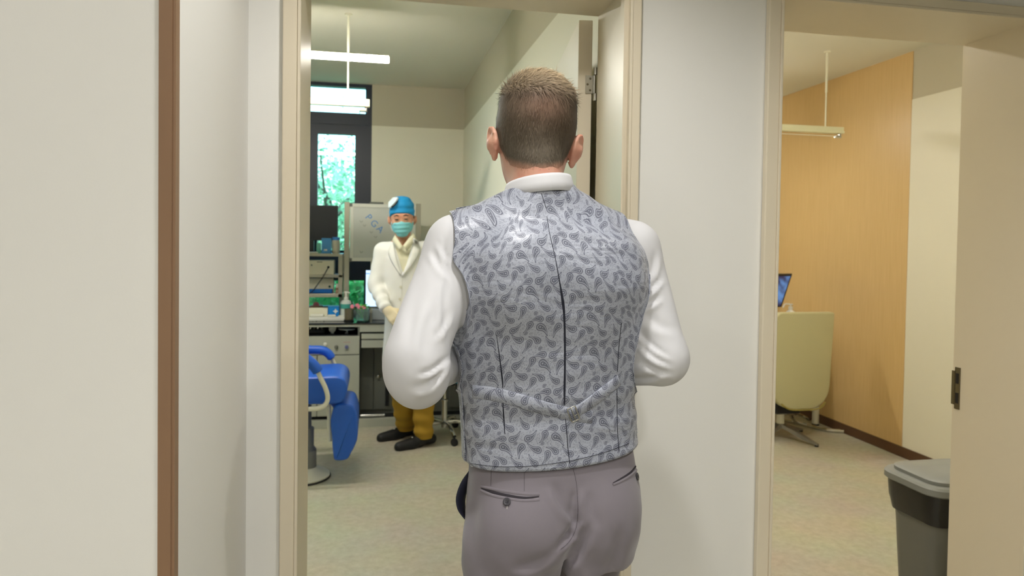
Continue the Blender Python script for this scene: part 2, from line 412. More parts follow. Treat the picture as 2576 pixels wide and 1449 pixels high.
# open door leaf of the first room, swung back towards the divider wall
lx0, lx1, lz = 0.580, 0.621, HD-0.006
lm_ = MB().box((lx0, YF+0.02, 0.008), (lx1, YF+0.78, lz), 0.002)
_ca, _sa = math.cos(math.radians(-8)), math.sin(math.radians(-8))
lm_.v = [(lx1+(x-lx1)*_ca-(y-YF-0.02)*_sa, YF+0.02+(x-lx1)*_sa+(y-YF-0.02)*_ca, z) for x, y, z in lm_.v]
leaf = struct('door_1', lm_, framem, label='cream door leaf standing open into the exam room')
zt = onY(1485, 213, YF+0.02)[2]
for z in (zt, 0.25):
    h = MB(); hw = onY(1473, 213, YF+0.02)[0]
    h.box((hw, YF+0.0175, z-0.026), (lx1+0.004, YF+0.0205, z+0.026))
    h.tube([(lx1+0.008, YF+0.012, z-0.048), (lx1+0.008, YF+0.012, z-0.0275)], 0.0062, 12); h.tube([(lx1+0.008, YF+0.012, z+0.0275), (lx1+0.008, YF+0.012, z+0.048)], 0.0062, 12)
    h.tube([(lx1+0.006, YF+0.015, z-0.026), (lx1+0.006, YF+0.015, z+0.026)], 0.0045, 12)
    ho = h.build('hinge', steel, leaf, True, autosmooth=40)
    for q in (-0.017, 0.0, 0.017): MB().lathe([(0.0035, 0), (0.002, 0.001)], (0.5*(hw+lx1)+(0.004 if q else -0.004), YF+0.0175, z+q), 10, 'y').build('screw', dsteel, ho)

# ------------------------------------------------------------------ window (dark frames) on the exam room's far wall
navy = mat('dark_window_frame', (38, 44, 58), 0.4, spec=0.4)
glass = bpy.data.materials.new('window_glass'); glass.use_nodes = True; nt = glass.node_tree
nt.nodes.remove(nt.nodes['Principled BSDF']); tr = nt.nodes.new('ShaderNodeBsdfTransparent'); tr.inputs[0].default_value = (0.66, 0.94, 1.0, 1)
gl = nt.nodes.new('ShaderNodeBsdfGlossy'); gl.inputs['Roughness'].default_value = 0.02; mxs = nt.nodes.new('ShaderNodeMixShader'); mxs.inputs[0].default_value = 0.05
nt.links.new(tr.outputs[0], mxs.inputs[1]); nt.links.new(gl.outputs[0], mxs.inputs[2]); nt.links.new(mxs.outputs[0], nt.nodes['Material Output'].inputs[0])
ZT0, ZT1 = onY(870, 283, YB)[2], onY(870, 312, YB)[2]
wf = MB()
wf.box((WX0, YB+0.02, CEIL-0.03), (WX1, YB+0.10, CEIL)); wf.box((WX0, YB+0.02, WZ0-0.04), (WX1, YB+0.10, WZ0))
wf.box((WX0, YB+0.015, ZT1), (WX1, YB+0.11, ZT0))                   # transom bar
zl0, zl1 = onY(900, 655, YB)[2], onY(900, 706, YB)[2]
wf.box((WX0, YB+0.015, zl1), (WX1, YB+0.11, zl0))                   # lower transom
cols = [WX1-0.025, -0.60, -1.2, -1.8, -2.4, WX0+0.025]
for cx in cols: wf.box((cx-0.03, YB+0.02, WZ0), (cx+0.03, YB+0.10, CEIL-0.03))
win = struct('window_1', wf, navy, label='dark framed window with trees outside')
for a, b in zip(cols[1:], cols[:-1]):
    s = MB(); x0, x1 = a+0.03, b-0.03; w = 0.075
    if abs(b-cols[0]) < 1e-6: w = 0.085
    s.box((x0, YB+0.03, zl0), (x0+w, YB+0.09, ZT1)).box((x1-w, YB+0.03, zl0), (x1, YB+0.09, ZT1)).box((x0+w, YB+0.03, zl0), (x1-w, YB+0.09, zl0+w)).box((x0+w, YB+0.03, ZT1-w), (x1-w, YB+0.09, ZT1))
    s.build('sash', navy, win)
    for z0, z1 in ((WZ0, zl1), (zl0+w, ZT1-w), (ZT0, CEIL-0.03)): box('pane', (x0+(w if z1 == ZT1-w else 0), YB+0.055, z0), (x1-(w if z1 == ZT1-w else 0), YB+0.061, z1), glass, win)
box('window_sill', (WX0, YB-0.02, WZ0-0.06), (WX1, YB+0.03, WZ0-0.035), mat('sill_stone', (190, 188, 180), 0.4), win)

# ------------------------------------------------------------------ lamps
lampwhite = mat('lamp_housing', (232, 228, 206), 0.5)
def linear_lamp(x0, x1, y, z, label, watts, rods):
    t = empty('pendant_lamp', (0.5*(x0+x1), y, z), label, 'lamp', 'lit linear pendant lamps')
    MB().box((x0, y-0.038, z+0.008), (x1, y+0.038, z+0.015), 0.002).build('housing', lampwhite, t).matrix_parent_inverse = Matrix.Translation(-t.location)
    d = MB().box((x0, y-0.030, z-0.016), (x1+0.002, y+0.030, z+0.008), 0.006).build('diffuser', emis('lamp_glow_%d' % watts, (255, 250, 238), watts), t); d.matrix_parent_inverse = Matrix.Translation(-t.location)
    for rx in rods:
        r = MB().tube([(rx, y, z+0.016), (rx, y, CEIL-0.012)], 0.003, 8).lathe([(0.02, CEIL-0.012), (0.02, CEIL)], (rx, y, 0), 16).build('rod', lampwhite, t); r.matrix_parent_inverse = Matrix.Translation(-t.location)
    return t
linear_lamp(-1.55, onZ(978, 149, 2.44)[0], 3.98, 2.44, 'lit white linear lamp hanging below the exam room ceiling', 88, (-1.3, -0.5))
linear_lamp(1.35, 2.75, 2.75, 2.44, 'lit linear lamp above the grey waste bin, inside the wood-panelled room', 66, (1.6, 2.5))
linear_lamp(1.55, 2.75, 5.2, 2.44, 'lit linear lamp at the far end of the wood-panelled room', 66, (1.8, 2.5))
def track_bar(x0, x1, y, z, rx, label):
    t = empty('hanging_bar', (0.5*(x0+x1), y, z), label, 'hanging bar', 'hanging bars')
    inv = Matrix.Translation(-t.location)
    b = MB().box((x0, y-0.022, z), (x1, y+0.022, z+0.018), 0.003).box((x0, y-0.014, z+0.018), (x1, y+0.014, z+0.045), 0.003).build('bar', mat('bar_cream', (226, 222, 186), 0.5), t); b.matrix_parent_inverse = inv
    r = MB().tube([(rx, y, z+0.04), (rx, y, 0.5*(z+CEIL)), ], 0.005, 8).tube([(rx, y, 0.5*(z+CEIL)), (rx, y, CEIL-0.008)], 0.0075, 8).lathe([(0.022, CEIL-0.008), (0.022, CEIL)], (rx, y, 0), 16).build('rod', lampwhite, t); r.matrix_parent_inverse = inv
    c = MB().box((x1-0.06, y-0.012, z-0.03), (x1-0.015, y+0.012, z-0.012), 0.003).box((x1-0.03, y-0.009, z-0.03), (x1-0.015, y+0.009, z), 0.002).build('end_clip', steel, t); c.matrix_parent_inverse = inv
    c = MB().box((x0+0.05, y-0.004, z-0.02), (x1-0.05, y+0.004, z-0.016)).box((x0+0.05, y-0.004, z-0.02), (x0+0.058, y+0.004, z)).build('rail', lampwhite, t); c.matrix_parent_inverse = inv
y1 = onZ(875, 35, CEIL)[1]; y2 = onZ(2078, 130, CEIL)[1]
track_bar(-1.4, onY(930, 262, y1)[0], y1, onY(930, 270, y1)[2], onY(876, 150, y1)[0], 'unlit cream bar hanging on a rod in front of the window')
track_bar(1.9, onY(2120, 330, y2)[0], y2, onY(2120, 337, y2)[2], onY(2078, 250, y2)[0], 'unlit cream bar hanging on a rod before the wood panelling')
def downlight(x, y, z, watts, label, size=150, blend=0.6, r=0.055):
    t = empty('downlight', (x, y, z), label, 'downlight', 'recessed corridor downlights')
    inv = Matrix.Translation(-t.location)
    o = MB().lathe([(r+0.012, z-0.004), (r+0.012, z), (r, z), (r, z-0.004)], (x, y, 0), 24).build('trim_ring', lampwhite, t); o.matrix_parent_inverse = inv
    o = MB().lathe([(r, z-0.003), (r, z-0.001)], (x, y, 0), 24).build('lens', emis('downlight_lens', (255, 250, 240), 12), t); o.matrix_parent_inverse = inv
    l = bpy.data.lights.new('downlight_beam', 'SPOT'); l.energy = watts; l.spot_size = math.radians(size); l.spot_blend = blend; l.shadow_soft_size = r; l.color = (1.0, 0.98, 0.95)
    lo = bpy.data.objects.new('downlight_beam', l); col.objects.link(lo); lo.parent = t; lo.location = (0, 0, -0.02)
for dx, dy, w, lb in ((0.22, 0.95, 46, 'directly above the man in the waistcoat'), (-0.9, 0.25, 24, 'added as fill above the white wall with the brown edge trim'), (1.2, 0.35, 36, 'added as fill outside the door of the wood-panelled room'), (0.25, -0.8, 88, 'added as fill behind the man, over the middle of the corridor'), (-1.8, -0.8, 34, 'added as fill near the blank end of the corridor')):  # first is the overhead key; the others are unseen lamps added for fill
    downlight(dx, dy, 2.55, w, 'round recessed ceiling downlight '+lb)
# ------------------------------------------------------------------ human modelling helpers
def vec(*a): return np.array(a, float)
def rotm(yaw=0, pitch=0, roll=0):
    """columns = local axes (x right, y forward, z up)"""
    cy, sy = math.cos(yaw), math.sin(yaw); cp, sp = math.cos(pitch), math.sin(pitch); cr, sr = math.cos(roll), math.sin(roll)
    Rz = np.array([[cy, -sy, 0], [sy, cy, 0], [0, 0, 1]]); Rx = np.array([[1, 0, 0], [0, cp, -sp], [0, sp, cp]]); Ry = np.array([[cr, 0, sr], [0, 1, 0], [-sr, 0, cr]])
    return Rz@Rx@Ry
def add_head(F, c, R, s=1.0, face=True, ears=True):
    """c = centre between the ears, R columns are the head axes"""
    L = lambda x, y, z: c+R@(vec(x, y, z)*s)
    Ri = R.T
    F.ell(L(0, -0.012, 0.050), vec(0.077, 0.097, 0.090)*s, 0.02, Ri)          # skull
    F.ell(L(0, 0.012, 0.0), vec(0.071, 0.078, 0.085)*s, 0.03, Ri)             # face block
    F.ell(L(0, 0.040, -0.055), vec(0.056, 0.052, 0.055)*s, 0.03, Ri)          # jaw
    F.ell(L(0, 0.078, -0.088), vec(0.022, 0.016, 0.016)*s, 0.02, Ri)          # chin
    if face:
        F.cap(L(-0.035, 0.083, 0.030), L(0.035, 0.083, 0.030), 0.010*s, 0.010*s, 0.02)   # brow
        for q in (-1, 1):
            F.ell(L(q*0.031, 0.096, 0.008), vec(0.016, 0.012, 0.011)*s, 0.008, Ri, 'sub')  # eye socket
            F.ell(L(q*0.031, 0.083, 0.008), vec(0.0125, 0.0125, 0.0115)*s, 0.003, Ri)      # eyeball
            F.cap(L(q*0.019, 0.092, 0.0135), L(q*0.043, 0.086, 0.0125), 0.0035*s, 0.003*s, 0.004)  # upper lid
            F.ell(L(q*0.045, 0.062, -0.022), vec(0.02, 0.016, 0.018)*s, 0.02, Ri)          # cheek
        F.cap(L(0, 0.090, 0.014), L(0, 0.106, -0.030), 0.007*s, 0.0105*s, 0.012)            # nose
        for q in (-1, 1): F.ell(L(q*0.011, 0.094, -0.033), vec(0.008, 0.009, 0.007)*s, 0.006, Ri)
        F.ell(L(0, 0.090, -0.057), vec(0.022, 0.008, 0.0055)*s, 0.006, Ri)
        F.ell(L(0, 0.088, -0.067), vec(0.019, 0.009, 0.006)*s, 0.006, Ri)
        F.cap(L(-0.02, 0.099, -0.0618), L(0.02, 0.099, -0.0618), 0.0016*s, 0.0016*s, 0.003, 'sub')
    for q in ((-1, 1) if ears else ()):                                        # ears
        Re = R@rotm(q*-0.50, -0.18, q*0.12)
        e = L(q*0.0815, -0.012, -0.008)
        E = lambda x, y, z: e+Re@(vec(x, y, z)*s)
        F.ell(E(q*0.004, -0.004, 0.004), vec(0.0075, 0.0175, 0.030)*s, 0.006, Re.T)
        F.ell(E(q*0.0145, 0.0, 0.006), vec(0.009, 0.0115, 0.021)*s, 0.004, Re.T, 'sub')
        ring = [E(q*0.0085, 0.017*math.cos(w)-0.004, 0.029*math.sin(w)+0.005) for w in np.linspace(-0.9, 3.9, 9)]
        for a, b in zip(ring, ring[1:]): F.cap(a, b, 0.0036*s, 0.0036*s, 0.004)
        F.ell(E(q*0.004, 0.0, -0.027), vec(0.006, 0.009, 0.011)*s, 0.005, Re.T)
        F.cap(E(q*-0.014, 0.0, 0.004), E(q*0.003, -0.001, 0.002), 0.018*s, 0.014*s, 0.01, sq=None)
def add_hand(F, w, d, n, side, curl=0.5, r=1.0, spread=0.06):
    """w wrist, d forward, n palm normal (palm faces n), side: direction of the thumb"""
    d = _n(d); n = _n(np.array(n)-np.dot(n, d)*d); t = _n(np.array(side)-np.dot(side, d)*d-np.dot(side, n)*n)
    off = (-0.033, -0.011, 0.011, 0.032); ln = (0.062, 0.078, 0.084, 0.076)
    F.cap(w-d*0.02, w+d*0.02, 0.026*r, 0.026*r, 0.01)
    for o, l in zip(off, ln):
        k0 = w+d*(0.085+0.006*(1-abs(o)/0.033))+t*o*0.95
        F.cap(w+d*0.012+t*o*0.55, k0, 0.0145*r, 0.0115*r, 0.012)
        p = k0; a = 0.25*curl
        for seg, rr in ((0.45, 0.0092), (0.31, 0.0083), (0.24, 0.0074)):
            a += curl*0.62
            q = p+l*seg*(d*math.cos(a)+n*math.sin(a))+t*o*spread*seg
            F.cap(p, q, rr*r, (rr-0.0008)*r, 0.003); p = q
    p = w+d*0.022+t*0.024+n*0.006
    for seg, rr, sp_, cu in ((0.042, 0.0125, 0.75, 0.35), (0.034, 0.0105, 0.45, 0.45), (0.026, 0.009, 0.2, 0.55)):
        q = p+seg*_n(d+t*sp_+n*cu); F.cap(p, q, rr*r, (rr-0.001)*r, 0.005); p = q
def add_shoe(F, heel, toe, h=0.0):
    d = toe-heel; d[2] = 0; L = np.linalg.norm(d); d /= L
    F.cap(heel+vec(0, 0, 0.045), heel+d*L*0.35+vec(0, 0, 0.048), 0.036, 0.036, 0.02)
    F.cap(heel+d*L*0.35+vec(0, 0, 0.040), heel+d*L*0.86+vec(0, 0, 0.026), 0.040, 0.030, 0.02)
    F.cap(heel+d*L*0.55+vec(0, 0, 0.022), heel+d*L*0.88+vec(0, 0, 0.020), 0.042, 0.030, 0.02)
    F.cap(heel+d*0.03+vec(0, 0, 0.05), heel+d*0.05+vec(0, 0, 0.10), 0.036, 0.036, 0.02)
def cut_floor(F, z=0.0):
    X, Y, Z = F.grid(); F.a = np.maximum(F.a, z-Z)
def displaced(P, F, amt):
    """move points along their normals by amt"""
    N = np.zeros_like(P); n = np.cross(P[F[:, 2]]-P[F[:, 0]], P[F[:, 3]]-P[F[:, 1]])
    for k in range(4): np.add.at(N, F[:, k], n)
    N /= np.linalg.norm(N, axis=1, keepdims=True)+1e-12
    return P+N*amt[:, None]
def seg_t(P, a, b):
    d = b-a; t = ((P-a)@d)/d.dot(d); r = np.linalg.norm(P-a-np.clip(t, 0, 1)[:, None]*d, axis=1); return t, r

def creases(P, F, lines, to_world):
    """raise cloth folds along lines given in the photograph, on the side that faces the camera"""
    N = np.zeros_like(P); n = np.cross(P[F[:, 2]]-P[F[:, 0]], P[F[:, 3]]-P[F[:, 1]])
    for k in range(4): np.add.at(N, F[:, k], n)
    N /= np.linalg.norm(N, axis=1, keepdims=True)+1e-12
    Pw = P@to_world[0].T+to_world[1]; Nw = N@to_world[0].T; front = np.clip(-np.einsum('ij,ij->i', Nw, Pw-CC)/np.linalg.norm(Pw-CC, axis=1)*3+0.3, 0, 1)
    uv = topx(Pw); am = np.zeros(len(P))
    for (x0, y0, x1, y1, sg, A) in lines:
        a = vec(x0, y0); d = vec(x1-x0, y1-y0); L = np.linalg.norm(d); d /= L; q = uv-a; t = q@d/L; bow = np.sin(np.clip(t, 0, 1)*math.pi)*0.06*L
        s = (q[:, 0]*-d[1]+q[:, 1]*d[0]-bow)/sg; w = np.clip((t+0.15)/0.3, 0, 1)*np.clip((1.15-t)/0.45, 0, 1)
        am += A*1.65*s*np.exp(-s*s)*w
    return P+N*(am*front)[:, None]
def skin_mat(name, rgb, red=(205, 110, 92)):
    m = bpy.data.materials.new(name); m.use_nodes = True; nt = m.node_tree; b = nt.nodes['Principled BSDF']
    tc = nt.nodes.new('ShaderNodeTexCoord'); n = nt.nodes.new('ShaderNodeTexNoise'); n.inputs['Scale'].default_value = 28; n.inputs['Detail'].default_value = 5
    mx = nt.nodes.new('ShaderNodeMix'); mx.data_type = 'RGBA'; mx.inputs[6].default_value = lin(rgb)+(1,); mx.inputs[7].default_value = lin(red)+(1,)
    mp = nt.nodes.new('ShaderNodeMapRange'); mp.inputs[1].default_value = 0.4; mp.inputs[2].default_value = 0.8; mp.inputs[4].default_value = 0.7
    nt.links.new(tc.outputs['Object'], n.inputs['Vector']); nt.links.new(n.outputs['Fac'], mp.inputs[0]); nt.links.new(mp.outputs[0], mx.inputs[0]); nt.links.new(mx.outputs[2], b.inputs['Base Color'])
    b.inputs['Roughness'].default_value = 0.5; b.inputs['Subsurface Weight'].default_value = 0.15; b.inputs['Subsurface Radius'].default_value = (0.01, 0.004, 0.002); b.inputs['Subsurface Scale'].default_value = 0.6
    bp = nt.nodes.new('ShaderNodeBump'); bp.inputs['Strength'].default_value = 0.12; n3 = nt.nodes.new('ShaderNodeTexNoise'); n3.inputs['Scale'].default_value = 420; bp.inputs['Distance'].default_value = 0.001
    nt.links.new(tc.outputs['Object'], n3.inputs['Vector']); nt.links.new(n3.outputs['Fac'], bp.inputs['Height']); nt.links.new(bp.outputs[0], b.inputs['Normal'])
    return m

# ------------------------------------------------------------------ paisley fabric
TU, TV = 0.1015, 0.0726
def paisley_group():
    g = bpy.data.node_groups.new('paisley_motif', 'ShaderNodeTree')
    for nm, tp in (('UV', 'NodeSocketVector'), ('Centre', 'NodeSocketVector'), ('Angle', 'NodeSocketFloat'), ('Radius', 'NodeSocketFloat'), ('Bend', 'NodeSocketFloat'), ('Length', 'NodeSocketFloat')):
        g.interface.new_socket(nm, in_out='INPUT', socket_type=tp)
    for nm in ('Ink', 'Near'): g.interface.new_socket(nm, in_out='OUTPUT', socket_type='NodeSocketFloat')
    gi = g.nodes.new('NodeGroupInput'); go = g.nodes.new('NodeGroupOutput'); L = g.links.new
    def M_(op, a, b=None, c=None):
        n = g.nodes.new('ShaderNodeMath'); n.operation = op
        for i, v in enumerate((a, b, c)):
            if v is None: continue
            if isinstance(v, (int, float)): n.inputs[i].default_value = v
            else: L(v, n.inputs[i])
        return n.outputs[0]
    def V_(op, a, b=None, c=None):
        n = g.nodes.new('ShaderNodeVectorMath'); n.operation = op
        for i, v in enumerate((a, b, c)):
            if v is None: continue
            if isinstance(v, tuple): n.inputs[i].default_value = v
            else: L(v, n.inputs[i])
        return n.outputs[0]
    p = V_('SUBTRACT', gi.outputs['UV'], gi.outputs['Centre'])
    p = V_('WRAP', p, (TU/2, TV/2, 1), (-TU/2, -TV/2, -1))
    vr = g.nodes.new('ShaderNodeVectorRotate'); vr.rotation_type = 'Z_AXIS'; L(p, vr.inputs['Vector']); L(gi.outputs['Angle'], vr.inputs['Angle'])
    sx = g.nodes.new('ShaderNodeSeparateXYZ'); L(vr.outputs[0], sx.inputs[0])
    x = M_('DIVIDE', sx.outputs[0], gi.outputs['Radius']); y = M_('DIVIDE', sx.outputs[1], gi.outputs['Radius'])
    t = M_('DIVIDE', y, gi.outputs['Length']); tn = g.nodes.new('ShaderNodeClamp'); L(t, tn.inputs[0]); t = tn.outputs[0]
    xb = M_('SUBTRACT', x, M_('MULTIPLY', M_('POWER', t, 2.3), gi.outputs['Bend']))
    yn = M_('MINIMUM', y, 0.0); yo = M_('MAXIMUM', M_('SUBTRACT', y, gi.outputs['Length']), 0.0)
    q = M_('SQRT', M_('ADD', M_('ADD', M_('MULTIPLY', xb, xb), M_('MULTIPLY', yn, yn)), M_('MULTIPLY', yo, yo)))
    r = M_('POWER', M_('SUBTRACT', 1.0, t), 0.72)
    d = M_('SUBTRACT', q, r)
    rp = g.nodes.new('ShaderNodeValToRGB'); cr = rp.color_ramp
    for e in list(cr.elements)[1:]: cr.elements.remove(e)
    cr.elements[0].position = 0.0; cr.elements[0].color = (0.85,)*3+(1,)
    for pos, v in ((0.39, 0.85), (0.42, 0.0), (0.515, 0.0), (0.545, 1.0), (0.65, 1.0), (0.68, 0.12), (0.86, 0.0)):
        e = cr.elements.new(pos); e.color = (v, v, v, 1)
    L(M_('DIVIDE', M_('ADD', d, 1.0), 1.8), rp.inputs['Fac'])
    # two pale dots inside
    def dot(cy, rad):
        dx = xb; dy = M_('SUBTRACT', y, cy); return M_('LESS_THAN', M_('SQRT', M_('ADD', M_('MULTIPLY', dx, dx), M_('MULTIPLY', dy, dy))), rad)
    dots = M_('MAXIMUM', dot(-0.05, 0.22), dot(0.75, 0.14))
    ink = M_('MULTIPLY', rp.outputs[0], M_('SUBTRACT', 1.0, dots))
    # fringe of little ticks round the outside
    ang = M_('ARCTAN2', xb, M_('SUBTRACT', y, 0.3))
    tick = M_('GREATER_THAN', M_('SINE', M_('MULTIPLY', ang, 24.0)), 0.1)
    band = M_('MULTIPLY', M_('GREATER_THAN', d, 0.2), M_('LESS_THAN', d, 0.42))
    side = M_('MULTIPLY', M_('LESS_THAN', M_('MULTIPLY', xb, gi.outputs['Bend']), 0.15), M_('LESS_THAN', y, 1.7))
    fr = M_('MULTIPLY', M_('MULTIPLY', tick, band), M_('MULTIPLY', side, 0.8))
    L(M_('MAXIMUM', ink, fr), go.inputs['Ink']); L(M_('LESS_THAN', d, 0.62), go.inputs['Near'])
    return g
def paisley_material():
    m = bpy.data.materials.new('paisley_satin'); m.use_nodes = True; nt = m.node_tree; b = nt.nodes['Principled BSDF']; L = nt.links.new
    g = paisley_group(); uv = nt.nodes.new('ShaderNodeUVMap'); uv.uv_map = 'UVMap'
    # motif heads and tails measured as fractions of a crop; converted to the fabric repeat
    mot = [((210, 755), (335, 905), 58, 1), ((500, 765), (440, 940), 50, -1), ((745, 825), (590, 715), 50, 1), ((890, 890), (795, 1035), 46, 1), ((200, 990), (60, 915), 46, -1),
           ((440, 1048), (320, 925), 46, 1), ((680, 1030), (598, 890), 46, 1), ((300, 1205), (150, 1240), 48, -1), ((445, 1218), (575, 1100), 50, -1), ((690, 1222), (825, 1105), 54, -1), ((958, 1160), (868, 1295), 48, 1), ((255, 1118), (255, 1138), 32, 1), ((487, 1282), (487, 1262), 32, 1), ((905, 1305), (905, 1285), 30, 1)]
    S = 6.588*1240; ca, sa = 820/829.5, -125/829.5
    inks, nears = None, None
    def mx(a, b_):
        n = nt.nodes.new('ShaderNodeMath'); n.operation = 'MAXIMUM'; L(a, n.inputs[0]); L(b_, n.inputs[1]); return n.outputs[0]
    for (h, t, r, bs) in mot:
        du, dv = (h[0]-110), (h[1]-205); u = (du*ca+dv*sa)/S; v = -(-du*sa+dv*ca)/S
        eu, ev = t[0]-h[0], t[1]-h[1]; tu = eu*ca+ev*sa; tv = -(-eu*sa+ev*ca)
        Ln = math.hypot(eu, ev)/r; bd_ = bs*1.85*min(1, Ln/3); Lp = math.sqrt(max(Ln*Ln-bd_*bd_, 0.05)); rf = 0.92
        ang = math.atan2(tu, tv)-math.atan2(bd_, Lp)     # rotate so that the tail points along +y
        gn = nt.nodes.new('ShaderNodeGroup'); gn.node_tree = g
        L(uv.outputs[0], gn.inputs['UV']); gn.inputs['Centre'].default_value = (u, v, 0); gn.inputs['Angle'].default_value = ang
        gn.inputs['Radius'].default_value = r*rf/S; gn.inputs['Bend'].default_value = bd_/rf; gn.inputs['Length'].default_value = Lp/rf
        inks = gn.outputs['Ink'] if inks is None else mx(inks, gn.outputs['Ink']); nears = gn.outputs['Near'] if nears is None else mx(nears, gn.outputs['Near'])
    # small filler rings and dots between the motifs
    vo = nt.nodes.new('ShaderNodeTexVoronoi'); vo.inputs['Scale'].default_value = 330; vo.inputs['Randomness'].default_value = 0.9; L(uv.outputs[0], vo.inputs['Vector'])
    rp = nt.nodes.new('ShaderNodeValToRGB'); cr = rp.color_ramp; cr.elements[0].position = 0.0; cr.elements[0].color = (0.6, 0.6, 0.6, 1); cr.elements[1].position = 0.12; cr.elements[1].color = (0, 0, 0, 1)
    for pos, vv in ((0.24, 0.0), (0.29, 0.6), (0.38, 0.6), (0.43, 0.0)): e = cr.elements.new(pos); e.color = (vv, vv, vv, 1)
    L(vo.outputs['Distance'], rp.inputs['Fac'])
    sub = nt.nodes.new('ShaderNodeMath'); sub.operation = 'SUBTRACT'; sub.inputs[0].default_value = 1.0; L(nears, sub.inputs[1])
    mu = nt.nodes.new('ShaderNodeMath'); mu.operation = 'MULTIPLY'; L(sub.outputs[0], mu.inputs[0]); L(rp.outputs[0], mu.inputs[1])
    ink = mx(inks, mu.outputs[0])
    mix = nt.nodes.new('ShaderNodeMix'); mix.data_type = 'RGBA'; mix.inputs[6].default_value = lin((162, 167, 181))+(1,); mix.inputs[7].default_value = lin((74, 78, 97))+(1,)
    L(ink, mix.inputs[0]); L(mix.outputs[2], b.inputs['Base Color'])
    rr = nt.nodes.new('ShaderNodeMapRange'); rr.inputs[3].default_value = 0.42; rr.inputs[4].default_value = 0.6; L(ink, rr.inputs[0]); L(rr.outputs[0], b.inputs['Roughness'])
    b.inputs['Specular IOR Level'].default_value = 0.75; b.inputs['Sheen Weight'].default_value = 0.2
    # creases
    tc = nt.nodes.new('ShaderNodeTexCoord'); mp = nt.nodes.new('ShaderNodeMapping'); mp.inputs['Scale'].default_value = (5, 5, 16)
    n = nt.nodes.new('ShaderNodeTexNoise'); n.inputs['Scale'].default_value = 1.3; n.inputs['Detail'].default_value = 3; n.inputs['Distortion'].default_value = 0.6
    L(tc.outputs['Object'], mp.inputs[0]); L(mp.outputs[0], n.inputs['Vector'])
    bp = nt.nodes.new('ShaderNodeBump'); bp.inputs['Strength'].default_value = 0.5; bp.inputs['Distance'].default_value = 0.012; L(n.outputs['Fac'], bp.inputs['Height'])
    bp2 = nt.nodes.new('ShaderNodeBump'); bp2.inputs['Strength'].default_value = 0.10; bp2.inputs['Distance'].default_value = 0.0006; L(ink, bp2.inputs['Height']); L(bp.outputs[0], bp2.inputs['Normal']); L(bp2.outputs[0], b.inputs['Normal'])
    return m
paisley = paisley_material()
def set_uv(me, uvs):
    lay = me.uv_layers.new(name='UVMap'); idx = np.zeros(len(me.loops), np.int32); me.loops.foreach_get('vertex_index', idx)
    lay.data.foreach_set('uv', np.asarray(uvs, np.float32)[idx].ravel())
def grid_mesh(name, P, m, parent, uv=None, thick=0.0, smooth=True):
    """P: rows x cols x 3"""
    r, c = P.shape[:2]; i = np.arange(r*c).reshape(r, c)
    F = np.stack([i[:-1, :-1].ravel(), i[:-1, 1:].ravel(), i[1:, 1:].ravel(), i[1:, :-1].ravel()], 1)
    o = np_mesh(name, P.reshape(-1, 3), F, m, parent, smooth)
    if uv is not None: set_uv(o.data, uv.reshape(-1, 2))
    if thick:
        s = o.modifiers.new('thickness', 'SOLIDIFY'); s.thickness = thick; s.offset = -1
    return o
# ------------------------------------------------------------------ the man in the paisley waistcoat
MPH = math.radians(5); MT = vec(0.345, 1.38, 0); MR = rotm(MPH)
def ML(x, y, yl=0.0):
    d = MR.T@ray(x, y); c = MR.T@(CC-MT); t = (yl-c[1])/d[1]; return c+d*t
man = empty('person', tuple(MT), 'man seen from behind in a grey paisley waistcoat, white shirt and grey trousers', 'person', rz=MPH)
HY = -math.radians(17)
hc = vec(-0.018, 0.045, 1.641); HR = rotm(HY, 0.0, math.radians(4.5))
shL, shR = vec(-0.192, 0.012, 1.428), vec(0.196, 0.012, 1.425)
elL, elR = vec(-0.277, -0.080, 1.197), vec(0.226, -0.062, 1.206)
wrL, wrR = vec(-0.152, 0.150, 1.185), vec(0.115, 0.170, 1.150)
# torso sections from the photograph's outline: z, half width
tor = [(0.86, 0.018, 0.180), (0.983, 0.016, 0.176), (1.024, 0.014, 0.176), (1.074, 0.010, 0.175), (1.123, 0.005, 0.174), (1.164, 0.002, 0.176), (1.204, 0.001, 0.180), (1.245, 0.001, 0.185), (1.285, 0.002, 0.190), (1.334, 0.003, 0.190), (1.374, 0.003, 0.184), (1.415, 0.0, 0.172), (1.455, 0.0, 0.145), (1.490, -0.004, 0.105), (1.52, -0.01, 0.075)]
bb = np.interp([r[0] for r in tor], [0.86, 0.98, 1.08, 1.2, 1.33, 1.40, 1.455, 1.52], [0.118, 0.108, 0.100, 0.112, 0.128, 0.127, 0.110, 0.068])
bf = np.interp([r[0] for r in tor], [0.86, 1.05, 1.2, 1.35, 1.45, 1.52], [0.115, 0.115, 0.12, 0.125, 0.09, 0.055])
def torso_rows(ins): return [(z, cx, 0.0, a-ins, q-ins, w-ins) for (z, cx, a), q, w in zip(tor, bb, bf)]
def add_torso(F, ins, k=0.03):
    F.loft(torso_rows(ins), k, 2.35)
    for s in (-1, 1):
        F.cap(vec(-0.024+s*0.050, -0.010, 1.498), vec(s*0.180-0.006, -0.006, 1.434), 0.043-ins, 0.057-ins, 0.05)     # trapezius and shoulder
        F.ell(vec(s*0.085, -0.085, 1.375), (0.075-ins, 0.045-ins, 0.085-ins), 0.05)                             # shoulder blade
